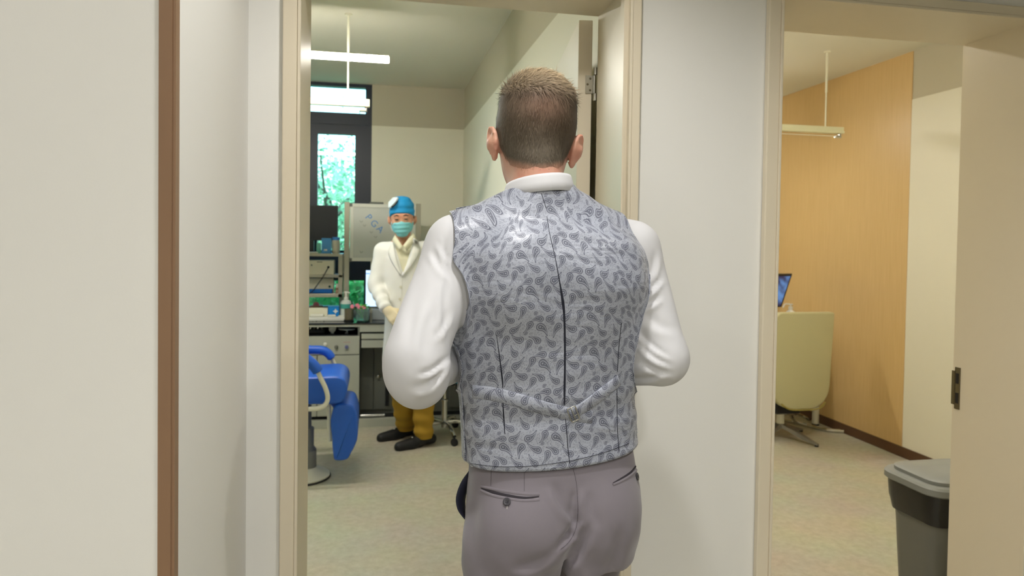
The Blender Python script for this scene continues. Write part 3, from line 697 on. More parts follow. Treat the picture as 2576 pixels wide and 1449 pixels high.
# -- body (skin): one continuous figure
B = Field((-0.42, -0.30, -0.005), (0.40, 0.36, 1.82), 0.0045)
add_torso(B, 0.018)
def add_neck(F):
    F.cap(vec(-0.026, 0.004, 1.50), hc+vec(-0.004, -0.004, -0.03), 0.0555, 0.055, 0.02)
    F.cap(vec(-0.024, -0.022, 1.53), hc+HR@vec(0, -0.048, 0.0), 0.044, 0.048, 0.02)
add_neck(B)
add_head(B, hc, HR, 1.0)
for sh, el, wr in ((shL, elL, wrL), (shR, elR, wrR)):
    B.cap(sh, el, 0.042, 0.036, 0.03); B.cap(el, wr, 0.036, 0.025, 0.02)
add_hand(B, wrL+_n(wrL-elL)*0.02, wrL-elL+vec(0.0, 0.1, 0.16), vec(0.9, 0.2, 0), vec(0, 0, 1), 0.9)
add_hand(B, wrR+_n(wrR-elR)*0.02, wrR-elR+vec(-0.05, 0.1, 0.03), vec(-0.9, 0.2, 0), vec(0, 0, 1), 0.9)
hipL, hipR = vec(-0.075, -0.01, 0.86), vec(0.105, 0.02, 0.87)
knL, knR = vec(-0.080, 0.0, 0.47), vec(0.125, 0.10, 0.48)
anL, anR = vec(-0.085, -0.06, 0.10), vec(0.120, 0.06, 0.09)
B.ell(vec(0.015, 0, 0.93), (0.150, 0.090, 0.11), 0.05)
for h, k_, a in ((hipL, knL, anL), (hipR, knR, anR)):
    B.cap(h, k_, 0.070, 0.052, 0.03); B.cap(k_, a, 0.050, 0.036, 0.02); B.cap(a+vec(0, 0, -0.03), a+vec(0, 0.13, -0.058), 0.034, 0.026, 0.02)
cut_floor(B, 0.008)
P, Fc = B.mesh(relax=2)
skin = skin_mat('skin_man', (212, 162, 138), (200, 122, 104))
np_mesh('body', P, Fc, skin, man)

# -- shirt
shirtm = mat('white_cotton', (209, 209, 212), 0.75, spec=0.2, bump=0.03, bscale=700)
S = Field((-0.42, -0.30, 0.90), (0.40, 0.36, 1.62), 0.005)
add_torso(S, 0.006)
S.cap(shL, elL+vec(-0.002, 0, 0.03), 0.054, 0.057, 0.035); S.ell(elL+vec(0.004, 0.0, -0.008), (0.054, 0.050, 0.056), 0.03)
S.cap(elL, wrL, 0.050, 0.040, 0.02)
S.cap(shR, elR, 0.054, 0.053, 0.035); S.cap(elR, wrR, 0.050, 0.042, 0.02)
S.cap(vec(-0.024, -0.002, 1.47), vec(-0.024, -0.002, 1.60), 0.0575, 0.0575, 0.03, sq=(1, 1.18, 1))
# trim: below the waistband, above the collar seam, past the cuffs
X, Y, Z = S.grid()
S.a = np.maximum(S.a, 0.95-Z)
S.a = np.maximum(S.a, np.minimum(Z-1.556, 0.09-np.sqrt((X+0.02)**2+Y**2)*0+0*Z))
shirtF = S.copy()
P, Fc = S.mesh(relax=3)
am = 0.0010*wob(P, 45, 5)
for el, sh, wr, sd in ((elL, shL, wrL, 3), (elR, shR, wrR, 11)):
    t2, r2 = seg_t(P, el, wr); w2 = np.exp(-(r2/0.09)**2)*np.clip(t2-0.1, 0, 1)
    am += w2*0.006*np.sin(((P-el)@_n(wr-el))*110+1.8*wob(P, 22, sd)+P[:, 2]*35)
P = displaced(P, Fc, am)
MW = (MR, MT)
P = creases(P, Fc, [(1601, 782, 1662, 752, 9, 0.006), (1612, 752, 1664, 706, 8, 0.007), (1605, 840, 1680, 900, 10, 0.006), (1612, 872, 1684, 925, 10, 0.007), (1610, 918, 1690, 943, 10, 0.006), (1585, 960, 1668, 944, 9, 0.005), (1640, 700, 1652, 640, 9, 0.004), (1620, 800, 1690, 840, 16, 0.005),
    (1062, 948, 1128, 905, 9, 0.007), (1088, 968, 1124, 920, 9, 0.006), (1040, 985, 1110, 960, 14, 0.005), (1118, 700, 1128, 880, 10, 0.003), (1100, 850, 1132, 790, 10, 0.004), (1050, 700, 1020, 860, 22, 0.003), (1085, 640, 1125, 700, 10, 0.003), (1100, 612, 1132, 660, 8, 0.002), (1112, 600, 1134, 720, 7, 0.002), (1080, 780, 1060, 900, 18, 0.004)], MW)
shirt = np_mesh('shirt', P, Fc, shirtm, man); shirt['label'] = 'white long-sleeved shirt'
for wr, el in ((wrL, elL), (wrR, elR)):
    d = _n(wr-el); MB().tube([wr-d*0.045, wr-d*0.02, wr+d*0.012, wr+d*0.0125, wr-d*0.02], [0.0415, 0.040, 0.0375, 0.034, 0.035], 28, cap=False).build('cuff', shirtm, man, True)
# collar: stand and turned-down fall
def ring(c, rx, ry, z, tilt, n=56): return np.array([(c[0]+rx*math.sin(w), c[1]-ry*math.cos(w), z+tilt*math.cos(w)+0.006*math.sin(w)) for w in np.linspace(0, 2*math.pi, n)])
cc_ = vec(-0.024, -0.002)
prof = [(0.0600, 0.0700, 1.530, 0.008), (0.0605, 0.0715, 1.556, 0.010), (0.0615, 0.0725, 1.5615, 0.0105), (0.0640, 0.0750, 1.5615, 0.0105), (0.0660, 0.0775, 1.556, 0.0105), (0.0690, 0.0805, 1.545, 0.0105), (0.0725, 0.0845, 1.528, 0.0105), (0.0715, 0.0835, 1.5275, 0.0105)]
Pc = np.stack([ring(cc_, a, b, z, t) for a, b, z, t in prof])
grid_mesh('collar', Pc, shirtm, man)['label'] = 'white turned-down shirt collar'

# -- waistcoat: back and front panels fitted over the shirt
def vest_panel(front):
    nr, nc = 120, 150; s = np.linspace(-1, 1, nc)[None, :]; v = np.linspace(0, 1, nr)[:, None]
    zq = [q[0] for q in tor]; ab = np.abs(s)
    zt = np.interp(ab, [0, 0.3, 0.5, 1.0], [1.538, 1.536, 1.527, 1.492] if not front else [1.35, 1.42, 1.49, 1.470])     # neckline and shoulder crest
    zc = zt-0.060*np.clip((ab-0.25)/0.3, 0, 1)                                                                          # where the strap starts to turn over
    zh = np.interp(s, [-1, -0.6, 0.0, 0.45, 1], [1.010, 1.006, 1.011, 1.021, 1.042])
    vs_ = 0.86; z = zh+(zc-zh)*np.minimum(v/vs_, 1)+np.zeros_like(s)
    a = np.interp(z, [1.0, 1.06, 1.12, 1.164, 1.204, 1.245, 1.285, 1.334, 1.38, 1.42, 1.46, 1.56], [0.184, 0.183, 0.182, 0.184, 0.188, 0.193, 0.198, 0.199, 0.203, 0.207, 0.21, 0.21])
    b = np.interp(z, zq, bf if front else bb)+0.012; cx = np.interp(z, zq, [q[1] for q in tor])
    tm_ = np.radians(np.interp(z, [1.0, 1.285, 1.32, 1.366, 1.41, 1.45, 1.48, 1.52, 1.56], [98, 98, 86, 75, 66, 56, 49, 45, 43]))
    tm_ = tm_*(np.interp(z, [1.33, 1.42], [1, 0.78]) if front else 1)
    w = s*tm_; x = cx+a*np.sin(w)+np.interp(z, [1.29, 1.34, 1.41, 1.48, 1.53], [0, -0.014, -0.020, -0.034, -0.030]); x = np.where((s > 0) & (not front), cx+(x-cx)*np.interp(z, [1.40, 1.46, 1.52], [1, 0.90, 0.80]), x); y = -b*np.cos(w)
    ph = np.clip((v-vs_)/(1-vs_), 0, 1)*math.radians(88); arc = (v > vs_)
    q = np.clip((ab-0.25)/0.3, 0, 1)
    ya = y*np.cos(ph)+0.0*ph; za = z+0.066*np.sin(ph)
    xe = x
    y = np.where(arc, y*(1-q)+ya*q, y); z = np.where(arc, z+(zt-zc)*(1-q)*np.clip((v-vs_)/(1-vs_), 0, 1)+(za-z)*q, z); x = np.where(arc, xe, x)
    return np.stack(np.broadcast_arrays(x, -y if front else y, z), -1).copy()
VF = shirtF
Pb = vest_panel(False); Pb = VF.project(Pb, 0.007)
for _ in range(3):
    Q = Pb.copy(); Q[1:-1, 1:-1] = 0.25*(Pb[2:, 1:-1]+Pb[:-2, 1:-1]+Pb[1:-1, 2:]+Pb[1:-1, :-2]); Q[0, 1:-1] = 0.5*Pb[0, 1:-1]+0.25*(Pb[0, 2:]+Pb[0, :-2]); Q[-1, 1:-1] = 0.5*Pb[-1, 1:-1]+0.25*(Pb[-1, 2:]+Pb[-1, :-2])
    Q[1:-1, 0] = 0.5*Pb[1:-1, 0]+0.25*(Pb[2:, 0]+Pb[:-2, 0]); Q[1:-1, -1] = 0.5*Pb[1:-1, -1]+0.25*(Pb[2:, -1]+Pb[:-2, -1]); Pb = Q
# cloth folds: soft horizontal pulls at the waist, drag lines near the shoulders
fold = 0.0022*np.exp(-((Pb[..., 2]-1.10)/0.06)**2)*np.sin(Pb[..., 2]*95+1.3*wob(Pb, 9, 21))+0.0016*np.exp(-((Pb[..., 2]-1.30)/0.10)**2)*np.sin(Pb[..., 2]*60+Pb[..., 0]*14+1.5*wob(Pb, 8, 22))+0.0018*np.exp(-((Pb[..., 2]-1.47)/0.05)**2)*np.sin(Pb[..., 2]*90+np.abs(Pb[..., 0])*40+1.2*wob(Pb, 10, 23))
N = VF.grad(Pb); Pb = Pb+N*(fold+0.0012)[..., None]
def arc_uv(Pn):
    mid = Pn.shape[1]//2; du = np.linalg.norm(np.diff(Pn, axis=1), axis=2); u = np.concatenate([np.zeros((Pn.shape[0], 1)), np.cumsum(du, 1)], 1); u = u-u[:, mid:mid+1]
    dv = np.linalg.norm(np.diff(Pn, axis=0), axis=2); v = np.concatenate([np.zeros((1, Pn.shape[1])), np.cumsum(dv, 0)], 0); v = np.repeat(v[:, mid:mid+1], Pn.shape[1], 1)*0.5+0.5*v
    a = math.radians(8.7); return np.stack([u*math.cos(a)+v*math.sin(a)+0.02, -u*math.sin(a)+v*math.cos(a)+0.01], -1)
vest = grid_mesh('waistcoat', Pb, paisley, man, arc_uv(Pb), 0.0015); vest['label'] = 'silver grey paisley waistcoat back'
Pf = VF.project(vest_panel(True), 0.0085)
grid_mesh('waistcoat_front', Pf, paisley, man, arc_uv(Pf), 0.0015)

# -- trousers
T_ = Field((-0.30, -0.24, 0.03), (0.32, 0.30, 1.10), 0.005)
rows = [(0.80, 0.020, 0, 0.172, 0.120, 0.110), (0.86, 0.021, 0, 0.180, 0.128, 0.112), (0.90, 0.021, 0, 0.182, 0.126, 0.112), (0.94, 0.020, 0, 0.180, 0.118, 0.110), (0.98, 0.017, 0, 0.174, 0.108, 0.108), (1.03, 0.014, 0, 0.168, 0.098, 0.108)]
T_.loft(rows, 0.02, 2.4)
T_.ell(vec(-0.062, -0.075, 0.885), (0.088, 0.066, 0.085), 0.03); T_.ell(vec(0.088, -0.062, 0.895), (0.080, 0.064, 0.085), 0.03)
for h, k_, a, r in ((hipL+vec(-0.002, -0.02, -0.02), knL, anL, 0.098), (hipR+vec(-0.002, 0.015, -0.02), knR, anR, 0.080)):
    T_.cap(h, k_, r, 0.075, 0.012); T_.cap(k_, a+vec(0, 0, -0.03), 0.075, 0.062, 0.02)
# seat seam valley and the split between the legs
sx = lambda z: np.interp(z, [0.70, 0.82, 0.86, 0.90, 0.96, 1.03], [0.006, 0.006, 0.020, 0.026, 0.022, 0.018])
X, Y, Z = T_.grid()
g = np.exp(-((X-sx(Z[0, 0])[None, None, :])/0.022)**2)*np.clip((-Y)/0.05, 0, 1)*np.interp(Z[0, 0], [0.78, 0.84, 0.90, 0.97, 1.0], [1.0, 1.0, 0.55, 0.12, 0.0])[None, None, :]
T_.a = T_.a+(0.016*g).astype(np.float32)
split = np.maximum(np.abs(X-0.006)-0.0045, Z-(0.838-0.0*X)); T_.a = np.maximum(T_.a, -np.maximum(split, -10)*1.0)
T_.a = np.maximum(T_.a, Z-1.05)
P, Fc = T_.mesh(relax=3)
am = 0.0022*np.exp(-((P[:, 2]-0.78)/0.08)**2)*np.sin(P[:, 2]*70+P[:, 0]*60+1.5*wob(P, 12, 31))+0.0010*wob(P, 28, 33)+0.003*np.clip((0.7-P[:, 2])*3, 0, 1)*wob(P, 25, 34)
P = displaced(P, Fc, am)
P = creases(P, Fc, [(1454, 1240, 1456, 1325, 11, -0.006), (1456, 1312, 1438, 1358, 10, -0.008), (1444, 1346, 1406, 1388, 10, -0.009), (1388, 1232, 1446, 1318, 14, 0.006), (1432, 1430, 1490, 1330, 16, 0.006), (1300, 1440, 1402, 1396, 16, 0.006), (1190, 1260, 1182, 1400, 16, 0.004), (1475, 1250, 1500, 1330, 16, 0.004), (1540, 1440, 1575, 1330, 18, 0.005)], MW)
trm = mat('grey_trouser_wool', (126, 120, 127), 0.85, spec=0.15, bump=0.1, bscale=1400, sheen=0.25)
trous = np_mesh('trousers', P, Fc, trm, man); trous['label'] = 'plain grey dress trousers'
shoem = mat('black_leather', (20, 19, 20), 0.35)
for a in (anL, anR):
    Sh = Field(a+vec(-0.09, -0.13, -a[2]-0.01), a+vec(0.09, 0.27, 0.08), 0.005); add_shoe(Sh, vec(a[0], a[1]-0.05, 0.0), vec(a[0], a[1]+0.22, 0.0)); cut_floor(Sh, 0.0005)
    Pn, Fn = Sh.mesh(relax=2); np_mesh('shoe', Pn, Fn, shoem, man)

# -- details laid onto the cloth where the photograph shows them
def bvh_of(o):
    me = o.data; return BVHTree.FromPolygons([tuple(v.co) for v in me.vertices], [tuple(p.vertices) for p in me.polygons])
bv, bt = bvh_of(vest), bvh_of(trous)
o_loc = Vector(MR.T@(CC-MT))
def cast(x, y, bvh, lift=0.0):
    d = Vector(MR.T@ray(x, y)).normalized(); hit = bvh.ray_cast(o_loc, d)
    if hit[0] is None: return None
    n = hit[1]
    if n.dot(d) > 0: n = -n
    return np.array(hit[0]+n*lift), np.array(n)
def line_on(pts, bvh, lift, per=10):
    out = []
    for p in arcpts([vec(a, b, 0) for a, b in pts], per):
        h = cast(p[0], p[1], bvh, lift)
        if h: out.append(h)
    return out
navyt = mat('navy_thread', (28, 30, 44), 0.8)
def seam(name, pts, bvh, w, m, lift=0.0006, parent=None):
    L_ = line_on(pts, bvh, lift)
    if len(L_) < 2: return
    k = len(L_); ww = np.interp(np.linspace(0, 1, k), np.linspace(0, 1, len(w)), w) if not np.isscalar(w) else np.full(k, w)
    Pn = np.zeros((k, 3, 3))
    for i in range(k):
        t = L_[min(i+1, k-1)][0]-L_[max(i-1, 0)][0]; s = np.cross(t, L_[i][1]); s /= np.linalg.norm(s)+1e-9
        for j, q in enumerate((-1, 0, 1)): Pn[i, j] = L_[i][0]+s*q*ww[i]*0.5+L_[i][1]*(0.0006 if q == 0 else -0.0012)
    return grid_mesh(name, Pn, m, parent or man)
seam('centre_seam', [(1362, 487), (1368, 505), (1374, 524)], bv, 0.0018, navyt)
seam('centre_seam', [(1376, 545), (1383, 590), (1396, 645), (1408, 710), (1416, 760), (1419, 790), (1421, 850), (1421, 930), (1420, 985), (1420, 1018)], bv, [0.0015, 0.0015, 0.002, 0.0035, 0.009, 0.0065, 0.0055, 0.006, 0.0065, 0.003], navyt)
seam('centre_seam', [(1422, 1050), (1425, 1080), (1429, 1130), (1433, 1166)], bv, 0.0022, navyt)
seam('dart', [(1249, 842), (1257, 900), (1263, 950), (1265, 976)], bv, [0.001, 0.003, 0.0045, 0.002], navyt)
seam('dart', [(1264, 1004), (1267, 1045), (1270, 1092)], bv, [0.0015, 0.004, 0.002], navyt)
seam('dart', [(1563, 812), (1556, 880), (1553, 935)], bv, 0.0016, navyt)
seam('dart', [(1552, 960), (1552, 1020), (1553, 1080), (1557, 1135)], bv, 0.0016, navyt)
# adjustable back strap and buckle
def strap(name, pts, w, lift=0.0018):
    L_ = line_on(pts, bv, lift, 12); k = len(L_); Pn = np.zeros((k, 5, 3))
    for i in range(k):
        t = L_[min(i+1, k-1)][0]-L_[max(i-1, 0)][0]; s = np.cross(t, L_[i][1]); s /= np.linalg.norm(s)+1e-9
        for j, q in enumerate((-1, -0.92, 0, 0.92, 1)): Pn[i, j] = L_[i][0]+s*q*w*0.5+L_[i][1]*(-0.0022 if abs(q) == 1 else 0.0)
    return grid_mesh(name, Pn, paisley, man, arc_uv(Pn)+vec(0.031, 0.017), 0.001)
strap('back_strap', [(1190, 985), (1235, 990), (1290, 1003), (1350, 1021), (1400, 1034), (1445, 1043), (1490, 1049)], 0.026)
strap('back_strap', [(1442, 1040), (1480, 1015), (1520, 985), (1556, 956)], 0.024, 0.0030)
c0, n0 = cast(1440, 1039, bv, 0.0055)
ax = _n(cast(1455, 1031, bv, 0.0055)[0]-c0); az = np.cross(n0, ax); az /= np.linalg.norm(az)
bk = [c0+ax*u*0.0085+az*v*0.0145 for u, v in ((-1, -0.85), (-0.85, -1), (0.85, -1), (1, -0.85), (1, 0.85), (0.85, 1), (-0.85, 1), (-1, 0.85))]
buck = MB().tube(bk, 0.0013, 8, closed=True).tube([c0-az*0.0145, c0+az*0.0145], 0.001, 8).tube([c0-az*0.004, c0-az*0.004+ax*0.009], 0.0008, 6).build('strap_buckle', steel, man, True); buck['label'] = 'small steel strap buckle'
# hem edge
seam('hem_edge', [(1184, 1166), (1240, 1173), (1300, 1174), (1360, 1170), (1430, 1160), (1500, 1144), (1560, 1124), (1582, 1115)], bv, 0.0012, navyt)
# trousers: welt pockets, buttons, darts, seat seam
darkg = mat('pocket_shadow_cloth', (50, 46, 52), 0.9); grt = mat('grey_thread', (84, 78, 84), 0.9)
seam('pocket_opening', [(1211, 1228), (1240, 1238), (1280, 1248), (1320, 1253), (1356, 1249)], bt, [0.002, 0.006, 0.0075, 0.006, 0.002], darkg, 0.001)
seam('pocket_welt', [(1209, 1233), (1240, 1246), (1280, 1254), (1320, 1259), (1357, 1256)], bt, 0.0055, trm, 0.0016)
seam('pocket_welt', [(1209, 1223), (1240, 1230), (1280, 1237), (1320, 1242), (1357, 1243)], bt, 0.0055, trm, 0.0016)
seam('pocket_opening', [(1541, 1216), (1562, 1205), (1585, 1190), (1603, 1168)], bt, [0.002, 0.005, 0.006, 0.005], darkg, 0.001)
seam('pocket_welt', [(1541, 1219), (1562, 1210), (1585, 1196), (1603, 1180)], bt, 0.005, trm, 0.002)
seam('dart', [(1236, 1182), (1235, 1222)], bt, 0.0012, grt, 0.0005); seam('dart', [(1319, 1183), (1319, 1236)], bt, 0.0012, grt, 0.0005)
seam('seat_seam', [(1440, 1172), (1449, 1210), (1453, 1250), (1454, 1290), (1450, 1325), (1440, 1350), (1425, 1370), (1410, 1382)], bt, 0.0014, grt, 0.0005)
btnm = mat('dark_horn_button', (62, 60, 66), 0.35)
for (bx, by) in ((1276, 1263), (1601, 1199)):
    h = cast(bx, by, bt, 0.0012)
    if not h: continue
    c, n = h; q = Vector(n).to_track_quat('Z', 'Y').to_matrix()
    mbn = MB().lathe([(0.0001, 0.0), (0.0068, 0.0), (0.0076, 0.0012), (0.0076, 0.0022), (0.0060, 0.0026), (0.0045, 0.0018), (0.0001, 0.0016)], n=20)
    mbn.v = [tuple(q@Vector(v)+Vector(c)) for v in mbn.v]; bo = mbn.build('button', btnm, man, True)
    ho = MB()
    for u, v in ((1, 1), (1, -1), (-1, 1), (-1, -1)): ho.lathe([(0.0008, 0.0015), (0.0008, 0.0022)], (u*0.0013, v*0.0013, 0), 8)
    ho.v = [tuple(q@Vector(v)+Vector(c)) for v in ho.v]; ho.build('button_hole', blackp, bo)
bh_ = seam('buttonhole', [(1276, 1271), (1275, 1281)], bt, 0.0022, mat('light_thread', (176, 172, 172), 0.9), 0.0012)
# gaping side pocket with navy lining on his left hip
oc = arcpts([ML(1180, 1184, 0.02), ML(1160, 1212, 0.03), ML(1147, 1250, 0.035), ML(1151, 1282, 0.035), ML(1168, 1306, 0.03)], 5); ic = arcpts([ML(1186, 1188, 0.03), ML(1174, 1225, 0.06), ML(1168, 1255, 0.07), ML(1168, 1280, 0.065), ML(1174, 1304, 0.05)], 5)
Pn = np.array([[o_*(1-u)+i_*u+vec(0, -0.006*math.sin(math.pi*u), 0) for u in np.linspace(0, 1, 6)] for o_, i_ in zip(oc, ic)])
grid_mesh('pocket_lining', Pn, mat('navy_lining', (42, 44, 62), 0.8), man, None, 0.003)['label'] = 'navy lining of the gaping side pocket'

# -- hair: scalp cap plus strands
hairm = bpy.data.materials.new('brown_hair'); hairm.use_nodes = True; hn = hairm.node_tree; hb = hn.nodes['Principled BSDF']
at = hn.nodes.new('ShaderNodeAttribute'); at.attribute_name = 'Col'; hn.links.new(at.outputs['Color'], hb.inputs['Base Color']); hb.inputs['Roughness'].default_value = 0.6; hb.inputs['Specular IOR Level'].default_value = 0.22
skullF = Field(hc-vec(0.13, 0.15, 0.13), hc+vec(0.13, 0.15, 0.19), 0.004)
add_neck(skullF); add_head(skullF, hc, HR, 1.0, False, False); skullF.ell(hc+HR@vec(0, 0.0, 0.094), (0.060, 0.066, 0.040), 0.03, HR.T)
Hf = skullF.copy()
Xh, Yh, Zh = Hf.grid(); Q = np.stack(np.broadcast_arrays(Xh, Yh, Zh), -1)-hc; Q = Q@HR
# hairline: forehead, round the ears, tapered nape; the cap thins out towards it
def hairline(q): return np.interp(q[..., 1], [-0.11, -0.05, -0.034, -0.02, 0.0, 0.03, 0.06, 0.075, 0.12], [-0.066, -0.064, -0.052, -0.020, 0.026, 0.022, 0.055, 0.075, 0.09])+0.016*np.clip(np.abs(q[..., 0])/0.06, 0, 1)**2*(q[..., 1] < -0.02)
hh_ = Q[..., 2]-hairline(Q)
th_ = np.clip(hh_/0.03, -1, 1)*0.0045+0.002*np.clip((Q[..., 2]-0.06)/0.05, 0, 1)
Hf.a = (Hf.a-np.where(hh_ > 0, th_, -0.004)).astype(np.float32)
P, Fc = Hf.mesh(relax=2)
keep = ((P-hc)@HR); keep = keep[:, 2]-hairline(keep) > -0.006
ok = keep[Fc].all(1); used = np.unique(Fc[ok]); rem = np.full(len(P), -1); rem[used] = np.arange(len(used)); P = P[used]; Fc = rem[Fc[ok]]
P = displaced(P, Fc, 0.0008*wob(P, 160, 41)+0.0008*wob(P, 70, 42))
def hair_col(pl, r):
    """pl: head-local position; lighter and warmer on top, grey-brown down the sides, thin crown showing scalp"""
    base = np.array(lin((96, 84, 70))); top = np.array(lin((172, 152, 122))); side = np.array(lin((104, 95, 82)))
    t = np.clip((pl[2]-0.085)/0.05, 0, 1); s = np.clip((0.02-pl[2])/0.05, 0, 1)
    c = base*(1-t)+top*t; c = c*(1-s)+side*s
    n = np.clip(1-(pl[2]-float(hairline(np.array(pl))))/0.018, 0, 1); c = c*(1-0.85*n)+np.array(lin((205, 152, 126)))*0.85*n
    crown = math.exp(-((pl[0]-0.012)/0.045)**2-((pl[2]-0.062)/0.03)**2)*(1 if pl[1] < 0 else 0)
    c = c*(1-0.35*crown)+np.array(lin((150, 108, 88)))*0.35*crown
    return c*(0.72+0.56*r)
hair = np_mesh('hair', P, Fc, hairm, man); hair['label'] = 'short greying brown hair'
def set_col(me, cols):
    ca = me.color_attributes.new('Col', 'FLOAT_COLOR', 'POINT'); ca.data.foreach_set('color', np.concatenate([np.asarray(cols), np.ones((len(cols), 1))], 1).astype(np.float32).ravel())
Pl = (P-hc)@HR; set_col(hair.data, [hair_col(p, 0.3+0.25*RNG.random()) for p in Pl])
NS = 30000; sel = RNG.integers(0, len(P), NS); sv = []; sf = []; sc = []
G = skullF.grad(P[sel])
for i, vi in enumerate(sel):
    pl = Pl[vi]; n = G[i]; tz = np.clip((pl[2]-0.07)/0.04, 0, 1)
    down = HR@vec(0.10*math.sin(pl[0]*40), -0.25, -1.0); swept = HR@vec(0.75, 0.35, 0.05)       # combed forward to the right on top
    f = swept*tz+down*(1-tz); f = f-n*np.dot(f, n); f = _n(f+RNG.normal(size=3)*0.20)
    L0 = (0.009+0.010*tz)*(0.6+0.8*RNG.random()); L0 *= np.clip((pl[2]+0.075)/0.05, 0.45, 1)
    lift = (0.06+0.02*tz)+0.08*RNG.random(); w = (0.00030+0.00030*tz)*(0.6+0.8*RNG.random())
    p0 = P[vi]-n*0.001+RNG.normal(size=3)*0.0012; p1 = p0+(f*0.6+n*lift*0.75)*L0*0.6; p2 = p1+(f*0.9-n*0.22*tz)*L0*0.6
    s = np.cross(f, n); s /= np.linalg.norm(s)+1e-9; b = len(sv)
    sv += [p0-s*w, p0+s*w, p1-s*w*0.8, p1+s*w*0.8, p2]; sf += [(b, b+1, b+3, b+2), (b+2, b+3, b+4, b+4)]
    c = hair_col(pl, RNG.random()**1.2*1.25); sc += [c*0.75, c*0.75, c, c, c*1.1]
me = bpy.data.meshes.new('hair_strands'); me.from_pydata([tuple(v) for v in sv], [], [f if f[2] != f[3] else f[:3] for f in sf]); me.update()
hs = link('hair_strands', me, hairm, hair, True); hs['kind'] = 'stuff'; set_col(me, sc)
# ------------------------------------------------------------------ furniture helpers
class Thing:
    def __init__(s, name, base, label, cat, group=None):
        s.o = empty(name, tuple(float(v) for v in base), label, cat, group); s.inv = Matrix.Translation(-Vector([float(v) for v in base]))
    def add(s, name, mb, m, smooth=False, parent=None, label=None, auto=35):
        o = mb.build(name, m, None, smooth, autosmooth=auto if smooth else None)
        if parent is None: o.parent = s.o; o.matrix_parent_inverse = s.inv
        else: o.parent = parent
        if label: o['label'] = label
        return o
    def adopt(s, o, parent=None):
        o.parent = parent or s.o
        if parent is None: o.matrix_parent_inverse = s.inv
        return o
def X5(x, y, Y=5.45): return float(onY(x, y, Y)[0])
def Z5(x, y, Y=5.45): return float(onY(x, y, Y)[2])
greyc = mat('grey_laminate', (172, 174, 162), 0.5, spec=0.35)
greyd = mat('grey_laminate_dark', (112, 114, 108), 0.55, spec=0.3)
blackg = mat('black_glass_top', (14, 15, 17), 0.12, spec=0.5)
whitep = mat('white_plastic', (226, 226, 220), 0.4)
chrome = mat('chrome', (214, 214, 212), 0.12, metal=1.0)
blueup = mat('blue_vinyl', (28, 92, 200), 0.38, spec=0.5)
YBF = 5.45; YBK = YB-0.02

# ------------------------------------------------------------------ long grey workbench under the window
wb = Thing('workbench', (-0.1, 5.7, 0), 'long grey laboratory workbench with a black glass top under the window', 'workbench')
xs = X5(905, 860); xr = XR1-0.012; xl = -1.9; zt = Z5(900, 812); zs = Z5(900, 822); zr = Z5(850, 846); zpl = Z5(903, 1046)
wb.add('top', MB().box((xl, YBF-0.01, zt-0.010), (xr, YBK, zt), 0.002), blackg)
wb.add('fascia', MB().box((xl, YBF, zs), (xr, YBK, zt-0.010)), greyc)
body = MB().box((xl, YBF+0.03, zpl), (xs, YBK, zr)).box((xl, YBF+0.45, zr), (xs, YBK, zs)).box((xs-0.014, YBF+0.002, zr), (xs, YBF+0.45, zs))
wb.add('cabinet_body', body, greyd)
wb.add('recess_lining', MB().box((xl, YBF+0.02, zr), (xs-0.015, YBF+0.449, zr+0.004)).box((xl, YBF+0.44, zr), (xs-0.015, YBF+0.449, zs)), blackp)
zsm = Z5(870, 893); xv = X5(797, 950)
pn = wb.add('control_panel', MB().box((xl+0.2, YBF, zsm+0.004), (xs-0.002, YBF+0.029, zr), 0.002), greyc)
d1 = wb.add('cupboard_door', MB().box((xv+0.004, YBF, zpl+0.004), (xs-0.002, YBF+0.029, zsm-0.002), 0.002), greyc)
wb.add('cupboard_door', MB().box((xv-0.5, YBF, zpl+0.004), (xv-0.002, YBF+0.029, zsm-0.002), 0.002), greyc)
for (kx, ky, km, nm) in ((818, 866, whitep, 'white tap knob'), (846, 873, greyd, 'grey dial'), (872, 873, mat('blue_grey_dial', (104, 108, 150), 0.4), 'blue dial')):
    wb.add('dial', MB().lathe([(0.014, 0), (0.014, 0.008), (0.011, 0.02), (0.004, 0.022)], (X5(kx, ky), YBF, Z5(kx, ky)), 16, 'y'), km, True, pn, nm)
wb.add('marking', MB().box((X5(864, 861), YBF-0.0006, Z5(872, 862)), (X5(882, 861), YBF+0.001, Z5(872, 860))), mat('pale_red_print', (176, 150, 140), 0.7), False, pn)
